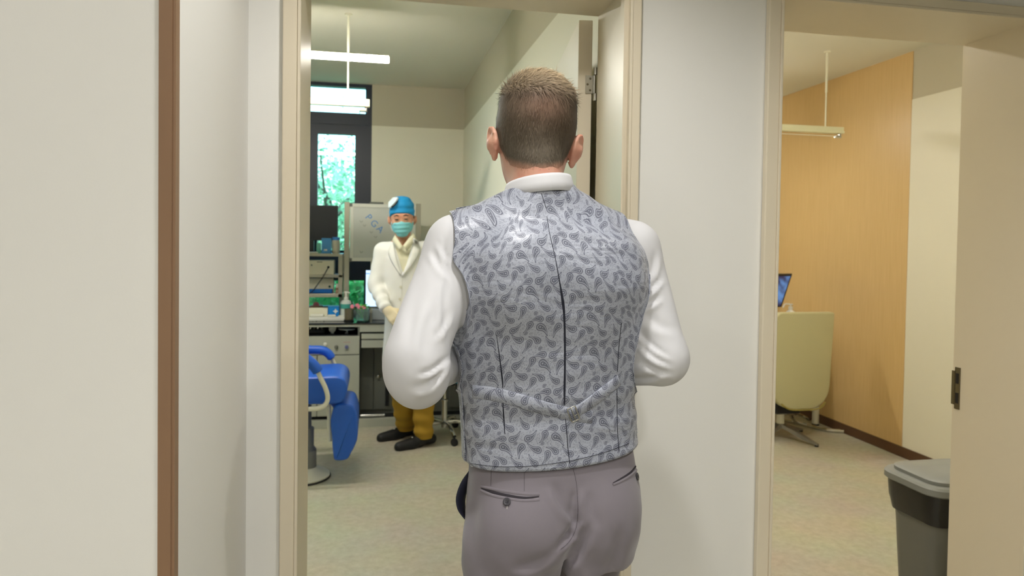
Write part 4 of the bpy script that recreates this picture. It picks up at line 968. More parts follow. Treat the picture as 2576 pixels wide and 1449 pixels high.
# drawer section and knee hole to the right of the cupboard
za, zb, zc_, zd, ze = Z5(935, 835), Z5(935, 840), Z5(935, 853), Z5(935, 856), Z5(935, 875)
wb.add('upper_rail', MB().box((xs, YBF+0.002, za), (xr, YBF+0.04, zs-0.0005)), greyc)
wb.add('recess_lining', MB().box((xs, YBF+0.05, ze), (xr, YBF+0.055, za)), blackp)
for i, (q0, q1) in enumerate(((zc_, zb), (ze, zd))):
    for x0, x1 in ((xs+0.012, xs+0.38), (xs+0.384, xr-0.004)): wb.add('drawer_front', MB().box((x0, YBF, q0), (x1, YBF+0.045, q1), 0.002), greyc)
yk = YBF+0.22
wb.add('knee_hole_back', MB().box((xs, yk+0.02, 0.02), (xr, yk+0.03, ze)), greyd)
for x0, x1 in ((xs+0.004, X5(939, 950, yk)), (X5(939, 950, yk)+0.004, X5(984, 950, yk)), (X5(1131, 1000, yk), xr-0.004)):
    dd = wb.add('cupboard_door', MB().box((x0, yk, Z5(940, 1030, yk)), (x1, yk+0.019, ze-0.003), 0.002), greyd)
    if x0 > xs+0.05: wb.add('knob', MB().lathe([(0.006, 0), (0.006, 0.01), (0.014, 0.014), (0.012, 0.024), (0.003, 0.026)], (x0+0.035 if x0 < 0.3 else x0+0.04, yk, Z5(950, 946, yk) if x0 < 0.3 else Z5(1143, 966, yk)), 14, 'y'), chrome, True, dd)
wb.add('pull_handle', MB().box((X5(969, 990, yk)+0.0, yk-0.02, Z5(973, 1019, yk)), (X5(978, 990, yk), yk-0.001, Z5(973, 958, yk)), 0.003), blackp)
wb.add('plinth', MB().box((xl, YBF+0.0, 0.0), (xr, YBF+0.05, Z5(950, 1053)), 0.002), greyc)
wb.add('toe_recess', MB().box((xl, YBF+0.06, 0.001), (xr, YBF+0.07, zpl)), blackp)
wb.add('foot_rail', MB().tube([(xs+0.01, YBF+0.03, Z5(940, 1047)), (X5(968, 1047), YBF+0.03, Z5(940, 1047))], 0.011, 12), chrome, True)
# ---- things in the recess and on the bench top
def single(name, mb, m, label, cat, group=None, smooth=True, auto=35):
    o = mb.build(name, m, None, smooth, autosmooth=auto); return tag(o, label, cat, group)
yr = YBF+0.12
t = Thing('round_cup', (X5(836, 838, yr), yr, zr+0.004), 'small white round cup in the black recess of the grey bench', 'cup')
c = (X5(836, 838, yr), yr, 0); z0 = zr+0.0042
t.add('bowl', MB().lathe([(0.010, z0), (0.012, z0+0.012), (0.024, z0+0.022), (0.029, z0+0.04), (0.026, z0+0.052), (0.018, z0+0.058), (0.004, z0+0.060)], c, 24), whitep, True)
t.add('foot', MB().lathe([(0.018, z0-0.0), (0.018, z0+0.003), (0.010, z0+0.004)], c, 20), greyd, True)
c = (X5(873, 842, yr), yr, 0)
t = Thing('disc_stand', (c[0], c[1], z0), 'flat oval pale disc on a short stand in the black bench recess', 'stand')
t.add('disc', MB().lathe([(0.004, z0+0.026), (0.058, z0+0.030), (0.066, z0+0.036), (0.064, z0+0.042), (0.01, z0+0.045)], c, 32), mat('pale_blue_grey', (186, 196, 204), 0.3), True)
t.add('stem', MB().lathe([(0.022, z0), (0.022, z0+0.004), (0.007, z0+0.010), (0.007, z0+0.027)], c, 16), chrome, True)
t = Thing('handpiece_rack', (X5(800, 842, yr), yr, z0), 'dark rack holding dental handpieces in the bench recess', 'rack')
rk = MB(); rx = X5(800, 842, yr)
t.add('block', MB().box((rx-0.10, yr-0.03, z0), (rx+0.05, yr+0.05, z0+0.035), 0.006), blackp, True)
for i in range(5):
    hx = rx-0.085+i*0.028; t.add('handpiece', MB().tube([(hx, yr, z0+0.03), (hx+0.004, yr-0.005, z0+0.075), (hx+0.02, yr-0.012, z0+0.10)], [0.008, 0.006, 0.005], 10), chrome if i % 2 else greyd, True)
# white equipment case with papers, blue carton, bottle, cup
yA = 5.62
a0, a1 = X5(781, 806, yA), X5(860, 806, yA)
single('instrument_tray', MB().box((a0-0.08, yA-0.05, zt), (a1+0.02, yA+0.105, zt+0.030), 0.006), whitep, 'flat white instrument tray lying on the black bench top', 'tray')
for i, (p, q) in enumerate(((0.0, 0.10), (0.13, 0.19), (0.21, 0.25))):
    single('gauze_pack', MB().box((a0+p, yA-0.045, zt+0.0305), (a0+q, yA+0.005, zt+0.052-0.006*i), 0.006), mat('gauze_white', (236, 234, 222), 0.8), ('wide', 'square', 'narrow')[i]+' white gauze pack lying on the flat instrument tray', 'gauze pack')
yBx = 5.63
b0, b1 = X5(825, 790, yBx), X5(853, 790, yBx)
t = Thing('carton', (0.5*(b0+b1), yBx+0.04, zt+0.03), 'bright blue carton with a white cross on the instrument tray', 'box')
bx_ = t.add('box_body', MB().box((b0, yBx, zt+0.0305), (b1, yBx+0.07, Z5(839, 772, yBx)), 0.002), mat('bright_blue_card', (0, 122, 200), 0.5))
cz = Z5(845, 783, yBx); cx_ = X5(844, 783, yBx)
t.add('cross_print', MB().prism([(cx_+u*0.021, cz+v*0.021) for u, v in ((0, 1), (0.35, 0.35), (1, 0), (0.35, -0.35), (0, -1), (-0.35, -0.35), (-1, 0), (-0.35, 0.35))], yBx-0.0006, yBx+0.0005), whitep, False, bx_)
single('paper_box', MB().box((X5(778, 785, yBx)-0.03, yBx+0.01, zt+0.0305), (X5(824, 785, yBx), yBx+0.075, Z5(800, 776, yBx)), 0.003), mat('cream_card', (226, 222, 200), 0.6), 'low cream box beside the bright blue carton', 'box')
yP = 5.66; bc = (X5(870, 790, yP), yP, 0); zb0 = zt
t = Thing('pump_bottle', (bc[0], yP, zb0), 'clear pump bottle with a teal label on the black bench top', 'bottle')
zsh = Z5(870, 757, yP); ztp = Z5(870, 733, yP)
t.add('bottle_body', MB().lathe([(0.036, zb0), (0.042, zb0+0.006), (0.042, zsh-0.02), (0.036, zsh), (0.014, zsh+0.010), (0.012, zsh+0.018)], bc, 24), mat('milky_plastic', (206, 212, 206), 0.3), True)
t.add('label_band', MB().lathe([(0.0425, Z5(870, 776, yP)), (0.0425, Z5(870, 764, yP))], bc, 24), mat('teal_label', (70, 160, 150), 0.5), True)
t.add('pump', MB().lathe([(0.016, zsh+0.012), (0.016, zsh+0.028), (0.006, zsh+0.03), (0.006, ztp-0.012), (0.012, ztp-0.010), (0.012, ztp)], bc, 16).tube([(bc[0], yP, ztp-0.006), (bc[0]+0.03, yP-0.015, ztp-0.010)], 0.005, 8), whitep, True)
yC_ = 5.57; cc2 = (X5(878, 800, yC_), yC_, 0)
t = Thing('metal_cup', (cc2[0], yC_, zt), 'brushed metal cup standing in front of the pump bottle', 'cup')
t.add('cup_body', MB().lathe([(0.028, zt), (0.030, zt+0.012), (0.034, zt+0.015), (0.036, Z5(878, 777, yC_)), (0.034, Z5(878, 777, yC_)), (0.032, zt+0.02)], cc2, 24), mat('bronze_steel', (150, 138, 116), 0.3, metal=0.9), True)
t.add('foot_ring', MB().lathe([(0.040, zt), (0.040, zt+0.008), (0.030, zt+0.010)], cc2, 20), blackp, True)
# glass jar with greenery and pink blooms
yJ = 5.54; jc = (X5(912, 800, yJ), yJ, 0); jt = Z5(912, 775, yJ)
t = Thing('flower_jar', (jc[0], yJ, zt), 'glass jar of green leaves and pink flowers on the bench', 'flower jar')
jarm = mat('aqua_glass', (205, 235, 228), 0.05, spec=0.6); jarm.node_tree.nodes['Principled BSDF'].inputs['Transmission Weight'].default_value = 0.92
t.add('jar', MB().lathe([(0.040, zt), (0.050, zt+0.01), (0.052, jt-0.02), (0.046, jt), (0.043, jt), (0.048, jt-0.02), (0.046, zt+0.012), (0.004, zt+0.010)], jc, 28), jarm, True)
leafm = mat('fresh_green_leaf', (96, 190, 70), 0.5); pinkm = mat('pink_petal', (244, 140, 160), 0.6)
rg = random.Random(3)
for i in range(14):
    w = rg.uniform(0, 6.28); rr_ = rg.uniform(0.005, 0.03); h0 = jt+rg.uniform(-0.03, 0.01); p = vec(jc[0]+rr_*math.cos(w), yJ+rr_*math.sin(w)*0.7, h0)
    q = p+vec(0.040*math.cos(w), 0.02*math.sin(w), 0.025); s_ = vec(-math.sin(w), math.cos(w), 0)*0.016
    t.add('leaf', MB().add([p, 0.5*(p+q)+s_+vec(0, 0, 0.008), q, 0.5*(p+q)-s_+vec(0, 0, 0.008)], [(0, 1, 2), (0, 2, 3)]), leafm)
fl = [(X5(886, 770, yJ), Z5(886, 771, yJ)), (X5(899, 767, yJ), Z5(899, 768, yJ)), (X5(904, 773, yJ), Z5(904, 774, yJ)), (X5(915, 772, yJ), Z5(915, 773, yJ))]
for i, (fx, fz) in enumerate(fl):
    fy = yJ-0.005*i; st = t.add('flower_stem', MB().tube([(jc[0], yJ, zt+0.02), (0.6*fx+0.4*jc[0], fy, fz-0.03), (fx, fy, fz)], 0.0018, 6), leafm, True)
    for k in range(5):
        w = k*1.2566; pc = vec(fx+0.009*math.cos(w), fy-0.003, fz+0.009*math.sin(w)); pt = MB()
        pt.lathe([(0.001, -0.002), (0.007, -0.001), (0.008, 0.001), (0.001, 0.003)], tuple(pc), 10, 'y'); t.add('petal', pt, pinkm, True, st)
yQ = 5.98; qx = X5(796, 765, yQ)
t = Thing('flower_pot', (qx, yQ, zt), 'small terracotta pot with a pink flower by the window', 'potted flower')
t.add('pot', MB().lathe([(0.035, zt), (0.048, zt+0.07), (0.052, zt+0.07), (0.052, zt+0.085), (0.045, zt+0.085)], (qx, yQ, 0), 20), mat('terracotta', (180, 130, 100), 0.7), True)
for k in range(8):
    w = k*0.785; t.add('petal', MB().lathe([(0.001, -0.004), (0.010, -0.002), (0.012, 0.002), (0.001, 0.006)], (qx+0.013*math.cos(w), yQ-0.03, Z5(796, 766, yQ)+0.013*math.sin(w)), 10, 'y'), pinkm, True)
t.add('flower_stem', MB().tube([(qx, yQ, zt+0.06), (qx, yQ-0.02, Z5(796, 766, yQ))], 0.003, 6), leafm, True)
# ---- shelf rack with its boxes and instruments
YR0 = 5.80; YR1 = 6.02
rack = Thing('shelf_rack', (-0.4, 5.9, zt), 'open grey metal shelf rack standing on the bench before the window', 'shelf rack')
alum = mat('satin_aluminium', (178, 174, 158), 0.35, metal=0.6)
xru0, xru1 = X5(851, 690, YR0), X5(862, 690, YR0)
zsA, zsB, zsC = (Z5(820, 638, YR0), Z5(820, 645, YR0)), (Z5(820, 691, YR0), Z5(820, 698, YR0)), (Z5(820, 739, YR0), Z5(820, 748, YR0))
for z1, z0_ in (zsA, zsB, zsC): rack.add('shelf_board', MB().box((-1.3, YR0, z0_), (xru1, YR1, z1), 0.002), alum)
for yy_ in (YR0, YR1-0.02): rack.add('upright', MB().box((xru0, yy_, zsC[1]), (xru1-0.001, yy_+0.02, zsA[1]), 0.002), alum)
rack.add('leg', MB().box((xru0, YR1-0.03, zt), (xru1-0.001, YR1-0.005, zsC[1])), alum); rack.add('leg', MB().box((-1.25, YR1-0.03, zt), (-1.22, YR1-0.005, zsA[1])), alum)
def sbox(name, xa, ya_, xb, yb_, y0, y1, m, label, cat, bev=0.003):
    return single(name, MB().box((X5(xa, yb_, y0), y0, Z5(xa, yb_, y0)), (X5(xb, yb_, y0), y1, Z5(xa, ya_, y0)), bev), m, label, cat)
zA = zsA[0]
def on_shelf(name, xa, xb, ytop, z, y0, y1, m, label, cat, bev=0.003, ext=0.0):
    return single(name, MB().box((X5(xa, 640, y0)-ext, y0, z), (X5(xb, 640, y0), y1, Z5(0.5*(xa+xb), ytop, y0)), bev), m, label, cat)
t = Thing('medicine_box', (X5(821, 636, 5.84), 5.87, zA), 'tall blue box with a white patch on the top shelf', 'box')
mb_ = t.add('box_body', MB().box((X5(809, 620, 5.84), 5.84, zA), (X5(833, 620, 5.84), 5.90, Z5(820, 599, 5.84)), 0.002), mat('mid_blue_card', (76, 146, 205), 0.5))
t.add('printed_patch', MB().box((X5(815, 628, 5.84), 5.8394, Z5(818, 631, 5.84)), (X5(823, 628, 5.84), 5.8405, Z5(818, 627, 5.84))), whitep, False, mb_)
bq = (X5(845, 636, 5.87), 5.87, 0)
t = Thing('capped_jar', (bq[0], 5.87, zA), 'white plastic jar with a blue cap on the top shelf', 'jar')
zq1 = Z5(845, 604, 5.87)
t.add('jar_body', MB().lathe([(0.028, zA), (0.031, zA+0.004), (0.031, zq1-0.01), (0.027, zq1)], bq, 24), mat('beige_plastic', (214, 206, 186), 0.45), True)
t.add('cap', MB().lathe([(0.029, zq1), (0.031, zq1+0.002), (0.031, zq1+0.020), (0.027, zq1+0.024)], bq, 24), mat('blue_cap', (70, 140, 215), 0.4), True)
on_shelf('mint_carton', 796, 807, 611, zA, 5.86, 5.90, mat('mint_card', (120, 196, 176), 0.5), 'small mint green carton beside the tall blue box', 'box')
single('paper_stack', MB().box((X5(778, 635, 5.82)-0.1, 5.82, zA), (X5(799, 635, 5.82), 5.96, zA+0.012), 0.002), mat('paper_white', (230, 228, 222), 0.7), 'low stack of white paper on the top shelf', 'paper')
# dark monitor behind, standing on the top shelf
ym = 5.965
t = Thing('monitor', (X5(800, 600, ym), ym, zA), 'dark switched-off monitor standing on top of the shelf rack', 'monitor')
mo = t.add('bezel', MB().box((X5(850, 560, ym)-0.46, ym, Z5(850, 606, ym)), (X5(850, 560, ym), ym+0.035, Z5(850, 517, ym)), 0.004), mat('monitor_black', (36, 38, 44), 0.4))
t.add('screen', MB().box((X5(850, 560, ym)-0.45, ym-0.001, Z5(850, 603, ym)), (X5(850, 560, ym)-0.008, ym+0.001, Z5(850, 519, ym))), mat('screen_off', (34, 36, 42), 0.25), False, mo)
t.add('stand', MB().box((X5(850, 560, ym)-0.27, ym+0.005, zA), (X5(850, 560, ym)-0.19, ym+0.03, Z5(850, 600, ym))).box((X5(850, 560, ym)-0.31, ym-0.03, zA), (X5(850, 560, ym)-0.15, ym+0.05, zA+0.010), 0.003), blackp)
# instruments on the middle and lower shelves
devm = mat('instrument_cream', (222, 216, 194), 0.45)
yd = 5.82
t = Thing('control_unit', (X5(800, 690, yd), yd+0.08, zsB[0]), 'cream instrument box with a black cable on the middle shelf', 'instrument')
cu = t.add('case', MB().box((X5(840, 680, yd)-0.30, yd, zsB[0]), (X5(840, 680, yd), yd+0.16, Z5(820, 655, yd)), 0.005), devm)
t.add('dial', MB().lathe([(0.007, 0), (0.006, 0.006), (0.002, 0.007)], (X5(784, 667, yd), yd, Z5(784, 667, yd)), 14, 'y'), greyd, True, cu)
t.add('vent_marking', MB().box((X5(797, 659, yd), yd-0.0006, Z5(800, 660, yd)), (X5(811, 659, yd), yd+0.001, Z5(800, 658, yd))), greyd, False, cu)
cab = [(X5(826, 672, yd), yd-0.001, Z5(826, 672, yd)), (X5(824, 676, yd), yd-0.035, Z5(824, 677, yd)), (X5(812, 698, yd), yd-0.03, Z5(812, 698, yd)), (X5(799, 716, yd), yd-0.03, Z5(799, 716, yd)), (X5(786, 733, yd), yd-0.02, Z5(786, 733, yd)), (X5(776, 742, yd), yd-0.02, Z5(776, 738, yd))]
t.add('plug', MB().lathe([(0.009, 0), (0.009, 0.012), (0.005, 0.016)], cab[0], 12, 'y'), blackp, True)
t.add('cable', MB().tube(arcpts(cab, 6), 0.0038, 8), blackp, True)
t = Thing('power_supply', (X5(800, 735, yd), yd+0.09, zsC[0]), 'cream instrument box standing behind the blue tray on the lowest shelf', 'instrument')
cu = t.add('case', MB().box((X5(838, 725, yd)-0.30, yd+0.06, zsC[0]), (X5(838, 725, yd), yd+0.18, Z5(820, 701, yd)), 0.005), devm)
t.add('knob', MB().lathe([(0.009, 0), (0.009, 0.010), (0.005, 0.013)], (X5(828, 722, yd), yd+0.06, Z5(828, 722, yd)), 14, 'y'), mat('dark_green_knob', (20, 70, 50), 0.4), True, cu)
t.add('switch', MB().box((X5(797, 722, yd), yd+0.05, Z5(797, 725, yd)), (X5(801, 722, yd), yd+0.061, Z5(797, 717, yd)), 0.001), whitep, False, cu)
tb = MB().box((X5(836, 735, yd)-0.30, yd-0.0, zsC[0]), (X5(836, 735, yd), yd+0.055, zsC[0]+0.006)).box((X5(836, 735, yd)-0.30, yd, zsC[0]), (X5(836, 735, yd), yd+0.004, Z5(820, 727, yd))).box((X5(836, 735, yd)-0.004, yd, zsC[0]), (X5(836, 735, yd), yd+0.055, Z5(820, 727, yd)))
single('blue_tray', tb, mat('royal_blue_plastic', (0, 92, 176), 0.4), 'shallow royal blue tray at the front of the lowest shelf', 'tray', smooth=False)
bq = (X5(849, 738, yd+0.03), yd+0.03, 0); zC = zsC[0]
t = Thing('reagent_bottle', (bq[0], bq[1], zC), 'small brown and white bottle beside the blue tray', 'bottle')
zz = Z5(849, 715, yd+0.03)
t.add('bottle_body', MB().lathe([(0.015, zC), (0.017, zC+0.003), (0.017, zC+0.042), (0.012, zC+0.05)], bq, 18), mat('brown_label', (196, 160, 138), 0.5), True)
t.add('band', MB().lathe([(0.0173, zC+0.032), (0.0173, zC+0.040)], bq, 18), blackp, True)
t.add('cap', MB().lathe([(0.013, zC+0.048), (0.014, zC+0.050), (0.014, max(zz, zC+0.062)), (0.010, max(zz, zC+0.062)+0.004)], bq, 18), whitep, True)
# ---- whiteboard on posts, standing on the bench
yw = 5.76
wbx0, wbx1, wz0, wz1 = X5(880, 600, yw), X5(880, 600, yw)+0.52, Z5(900, 657, yw), Z5(900, 512, yw)
t = Thing('whiteboard', (0.5*(wbx0+wbx1), yw, zt), 'small whiteboard with blue letters mounted between aluminium posts', 'whiteboard')
bd = t.add('board', MB().box((wbx0+0.02, yw, wz0+0.02), (wbx1-0.02, yw+0.010, wz1-0.02)), mat('board_face', (206, 208, 202), 0.3))
fw = 0.028
fr_ = MB().box((wbx0, yw-0.006, wz0), (wbx0+fw, yw+0.014, wz1), 0.002).box((wbx1-fw, yw-0.006, wz0), (wbx1, yw+0.014, wz1), 0.002).box((wbx0+fw, yw-0.006, wz0), (wbx1-fw, yw+0.014, wz0+fw), 0.002).box((wbx0+fw, yw-0.006, wz1-fw), (wbx1-fw, yw+0.014, wz1), 0.002)
t.add('frame', fr_, mat('frame_white', (226, 226, 216), 0.4))
for cz in (wz0+0.010, wz1-0.012): t.add('corner_clamp', MB().box((wbx0-0.004, yw-0.009, cz-0.014), (wbx0+0.018, yw-0.003, cz+0.014), 0.002), greyd)
t.add('pen_clip', MB().box((X5(930, 512, yw), yw-0.012, Z5(940, 513, yw)), (X5(965, 512, yw), yw-0.004, Z5(940, 508, yw)), 0.002), greyd)
px0, px1 = X5(866, 600, yw+0.03), X5(879, 600, yw+0.03)
for a_, b_ in ((px0, px1), (wbx1+0.004, wbx1+0.044)):
    t.add('post', MB().box((a_, yw+0.018, zt), (b_, yw+0.045, Z5(872, 508, yw+0.03)), 0.003).box((a_, yw+0.0145, wz0+0.01), (b_, yw+0.018, wz1-0.01)), alum)
    t.add('post_foot', MB().box((a_-0.03, yw-0.02, zt), (b_+0.03, yw+0.10, zt+0.008), 0.002), alum)
t.add('cross_rail', MB().box((px1, yw+0.020, wz1-0.05), (wbx1+0.004, yw+0.040, wz1-0.02)), alum)
def text(body_, size, loc, rot, m, parent, name='lettering'):
    cu_ = bpy.data.curves.new(name, 'FONT'); cu_.body = body_; cu_.size = size; cu_.extrude = 0.0006; cu_.align_x = 'CENTER'; cu_.align_y = 'CENTER'
    o_ = bpy.data.objects.new(name, cu_); me_ = bpy.data.meshes.new_from_object(o_); bpy.data.objects.remove(o_); me_.materials.clear(); me_.materials.append(m)
    R_ = Matrix.Translation(loc)@Matrix.Rotation(math.pi/2, 4, 'X')@Matrix.Rotation(rot, 4, 'Z'); me_.transform(R_); ob = bpy.data.objects.new(name, me_); col.objects.link(ob); ob.parent = parent; return ob
ink_b = mat('blue_marker', (96, 150, 214), 0.5); ink_g = mat('grey_marker', (150, 156, 150), 0.6)
for ch, (lx, ly), rz_ in (('P', (927, 547), -0.9), ('G', (941, 563), -0.75), ('A', (956, 577), -0.75)):
    text(ch, 0.075, (X5(lx, ly, yw), yw-0.0007, Z5(lx, ly, yw)), rz_, ink_b, bd, 'letter')
for (mx_, my_) in ((909, 557), (917, 567), (934, 584), (945, 596), (909, 634)):
    s_ = MB().tube([(X5(mx_, my_, yw)-0.012, yw-0.001, Z5(mx_, my_, yw)+0.006), (X5(mx_, my_, yw), yw-0.001, Z5(mx_, my_, yw)-0.008), (X5(mx_, my_, yw)+0.012, yw-0.001, Z5(mx_, my_, yw)+0.006)], 0.0022, 6); t.add('pen_mark', s_, ink_g, False, bd)
# ---- computer screen on the bench behind the doctor
ys = 5.66
sx0, sx1, sz0, sz1 = X5(920, 720, ys), X5(920, 720, ys)+0.36, Z5(940, 774, ys), Z5(940, 679, ys)
t = Thing('computer_monitor', (0.5*(sx0+sx1), ys, zt), 'computer monitor with a bright blue-white screen on the bench', 'monitor')
mo = t.add('bezel', MB().box((sx0-0.003, ys, sz0), (sx1, ys+0.03, sz1), 0.003), blackp)
scr = emis('screen_glow', (196, 226, 255), 1.5)
t.add('screen', MB().box((sx0+0.001, ys-0.001, sz0+0.010), (sx1-0.006, ys+0.001, sz1-0.004)), scr, False, mo)
t.add('window_bar', MB().box((sx0+0.001, ys-0.0016, sz1-0.035), (sx1-0.006, ys-0.0005, sz1-0.024)), emis('screen_bar', (140, 180, 250), 1.2), False, mo)
t.add('stand', MB().box((X5(936, 800, ys), ys-0.03, zt), (X5(936, 800, ys)+0.16, ys+0.06, Z5(940, 777, ys)), 0.004), mat('stand_grey', (150, 156, 160), 0.4))

# ------------------------------------------------------------------ blue dental chair
yd0 = 4.35
def D(x, y, Y=yd0-0.18): return onY(x, y, Y)
ch = Thing('dental_chair', (float(D(776, 1180)[0]), yd0, 0), 'blue dental chair with white tubular arms on a round white base', 'dental chair')
seatm = MB(); yv0, yv1 = yd0-0.20, yd0+0.24
s0 = [D(700, 950), D(778, 948), D(840, 945), D(862, 950), D(872, 962), D(874, 980), D(868, 1000), D(850, 1014), D(778, 1016), D(700, 1016)]
def soft_prism(poly, y0, y1, bev):
    bm = bmesh.new(); vs_ = [bm.verts.new((p[0], y0, p[1])) for p in poly]; f = bm.faces.new(vs_); r_ = bmesh.ops.extrude_face_region(bm, geom=[f]); bmesh.ops.translate(bm, vec=(0, y1-y0, 0), verts=[g for g in r_['geom'] if isinstance(g, bmesh.types.BMVert)])
    ed = [e for e in bm.edges if abs(e.verts[0].co.y-e.verts[1].co.y) < 1e-6]
    bmesh.ops.bevel(bm, geom=ed, offset=bev, segments=3, affect='EDGES', profile=0.6); bm.verts.index_update()
    m_ = MB().add([v.co for v in bm.verts], [[v.index for v in q.verts] for q in bm.faces]); bm.free(); return m_
sp_ = [(p[0], p[2]) for p in arcpts(s0, 3)]
ch.add('seat', soft_prism(sp_, yv0, yv1, 0.02), blueup, True)
lg = [D(838, 1030), D(848, 1018), D(872, 1017), D(890, 1024), D(899, 1050), D(900, 1075), D(898, 1110), D(884, 1140), D(872, 1158), D(845, 1161), D(838, 1150), D(834, 1100), D(831, 1060)]
ch.add('leg_rest', soft_prism([(p[0], p[2]) for p in arcpts(lg+[lg[0]], 3)[:-1]], yv0+0.03, yv1-0.03, 0.02), blueup, True)
ch.add('seat_bracket', soft_prism([(p[0], p[2]) for p in (D(820, 1010), D(862, 1010), D(850, 1030), D(842, 1050), D(833, 1060), D(838, 1035))], yd0-0.12, yd0+0.12, 0.008), mat('deep_blue_shell', (22, 70, 168), 0.45), True)
yn_, yf_ = yd0-0.24, yd0+0.28
tubem = mat('cream_enamel_tube', (226, 224, 208), 0.35)
ch.add('armrest_pad', MB().tube(arcpts([D(720, 878, yf_), D(778, 880, yf_), D(808, 881, yf_), D(824, 888, yf_), D(836, 902, yf_)], 5), [0.024]+[0.028]*18+[0.026, 0.018], 14), blueup, True)
ch.add('arm_tube', MB().tube(arcpts([D(832, 896, yf_), D(842, 916, yf_), D(856, 946, yf_), D(866, 970, yf_), D(850, 1000, yf_)], 5), 0.0125, 12), tubem, True)
ch.add('armrest_pad', MB().tube(arcpts([D(745, 890, yn_), D(768, 902, yn_), D(784, 914, yn_), D(796, 928, yn_), D(801, 936, yn_)], 5), [0.026]+[0.031]*18+[0.028, 0.019], 14), blueup, True)
ch.add('arm_tube', MB().tube(arcpts([D(797, 930, yn_), D(806, 950, yn_), D(817, 972, yn_), D(823, 990, yn_), D(824, 1005, yn_), D(818, 1018, yn_), D(805, 1026, yn_), D(785, 1029, yn_), D(730, 1030, yn_)], 5), 0.0135, 12), tubem, True)
ch.add('backrest', soft_prism([(p[0], p[2]) for p in arcpts([D(640, 790), D(690, 800), D(715, 880), D(735, 960), D(700, 985), D(660, 900)], 4)], yv0, yv1, 0.03), blueup, True)
ch.add('support_post', MB().tube([D(827, 1016, yd0-0.1), D(829, 1110, yd0-0.1)], 0.012, 10), tubem, True)
bcx = float(D(772, 1170, yd0)[0])
ch.add('column', MB().lathe([(0.075, 0.03), (0.075, 0.17), (0.060, 0.19), (0.060, 0.30), (0.045, 0.31), (0.045, 0.44)], (bcx-0.02, yd0, 0), 32), mat('column_grey', (120, 122, 122), 0.4), True)
ch.add('base_plate', MB().lathe([(0.165, 0.006), (0.165, 0.020), (0.155, 0.028), (0.10, 0.05), (0.075, 0.075), (0.0751, 0.08)], (bcx-0.03, yd0, 0), 48), tubem, True)
ch.add('base_rim', MB().lathe([(0.168, 0.0), (0.172, 0.004), (0.170, 0.012), (0.160, 0.012)], (bcx-0.03, yd0, 0), 48), blackp, True)
# ------------------------------------------------------------------ teal stool behind the man
ysx, ysy = onZ(1117, 1098, 0)[:2]
st = Thing('stool', (ysx, ysy, 0), 'round teal stool on a chrome five-star castor base', 'stool')
zs_ = float(onY(1140, 930, ysy)[2])
st.add('seat', MB().lathe([(0.02, zs_-0.075), (0.145, zs_-0.075), (0.158, zs_-0.06), (0.16, zs_-0.02), (0.145, zs_), (0.02, zs_+0.004)], (ysx+0.10, ysy, 0), 40), mat('teal_vinyl', (70, 138, 168), 0.4), True)
st.add('seat_plate', MB().lathe([(0.03, zs_-0.095), (0.14, zs_-0.090), (0.14, zs_-0.076)], (ysx+0.09, ysy, 0), 32), blackp, True)
st.add('column', MB().lathe([(0.022, 0.07), (0.022, 0.26), (0.026, 0.262), (0.026, 0.275), (0.014, 0.28), (0.014, zs_-0.09)], (ysx, ysy, 0), 20), chrome, True)
_q = onZ(1143, 1122, 0); _w0 = math.atan2(_q[1]-ysy, _q[0]-ysx); _r0 = math.hypot(_q[1]-ysy, _q[0]-ysx)
for k in range(5):
    w = _w0+math.radians(72*k); e = vec(ysx+_r0*math.cos(w), ysy+_r0*math.sin(w), 0)
    lgm = st.add('leg', MB().tube(arcpts([(ysx, ysy, 0.105), (ysx+0.4*_r0*math.cos(w), ysy+0.4*_r0*math.sin(w), 0.112), (ysx+0.8*_r0*math.cos(w), ysy+0.8*_r0*math.sin(w), 0.092), (e[0], e[1], 0.066)], 4), 0.015, 10), chrome, True)
    st.add('castor', MB().lathe([(0.014, -0.014), (0.025, -0.012), (0.027, 0), (0.025, 0.012), (0.014, 0.014)], (e[0], e[1], 0.027), 18, 'x' if k % 2 else 'y').tube([(e[0], e[1], 0.03), (e[0], e[1], 0.064)], 0.007, 8), blackp, True, lgm)
# ------------------------------------------------------------------ second room: chair, desk, screen, pump bottle, bin
cx0, cy0 = onZ(1962, 1100, 0)[:2]
yc = cy0-0.16
def E2(x, y, Y): return onY(x, y, Y)
tc_ = Thing('swivel_chair', (cx0, cy0, 0), 'cream swivel armchair with a tall rounded back and chrome star base', 'chair')
creamv = mat('cream_leather', (196, 190, 148), 0.5, spec=0.35)
xl_ = float(E2(1953, 900, yc)[0])-0.03; xr_ = float(E2(2091, 900, yc)[0]); zt_ = float(E2(2020, 785, yc)[2]); zb_ = float(E2(2010, 1028, yc)[2])
shape = rounded_rect(xl_, xr_, zb_, zt_, (0.02, 0.055, 0.16, 0.16), 6)
nlen = 14
def back_mesh():
    bm = bmesh.new(); vs_ = [bm.verts.new((x, 0, z)) for x, z in shape]; f = bm.faces.new(vs_); r_ = bmesh.ops.extrude_face_region(bm, geom=[f]); bmesh.ops.translate(bm, vec=(0, 0.07, 0), verts=[g for g in r_['geom'] if isinstance(g, bmesh.types.BMVert)])
    ed = [e for e in bm.edges if abs(e.verts[0].co.y-e.verts[1].co.y) < 1e-6]; bmesh.ops.bevel(bm, geom=ed, offset=0.018, segments=3, affect='EDGES', profile=0.6)
    zm = 0.5*(zt_+zb_)
    for v in bm.verts:
        t = (v.co.z-zb_)/(zt_-zb_); xm = (v.co.x-0.5*(xl_+xr_))/(0.5*(xr_-xl_)); v.co.y += yc-0.035-0.02*(1-t)+0.05*xm*xm*(1-t)+0.02*(1-t)**2
    bm.verts.index_update(); m_ = MB().add([v.co for v in bm.verts], [[v.index for v in q.verts] for q in bm.faces]); bm.free(); return m_
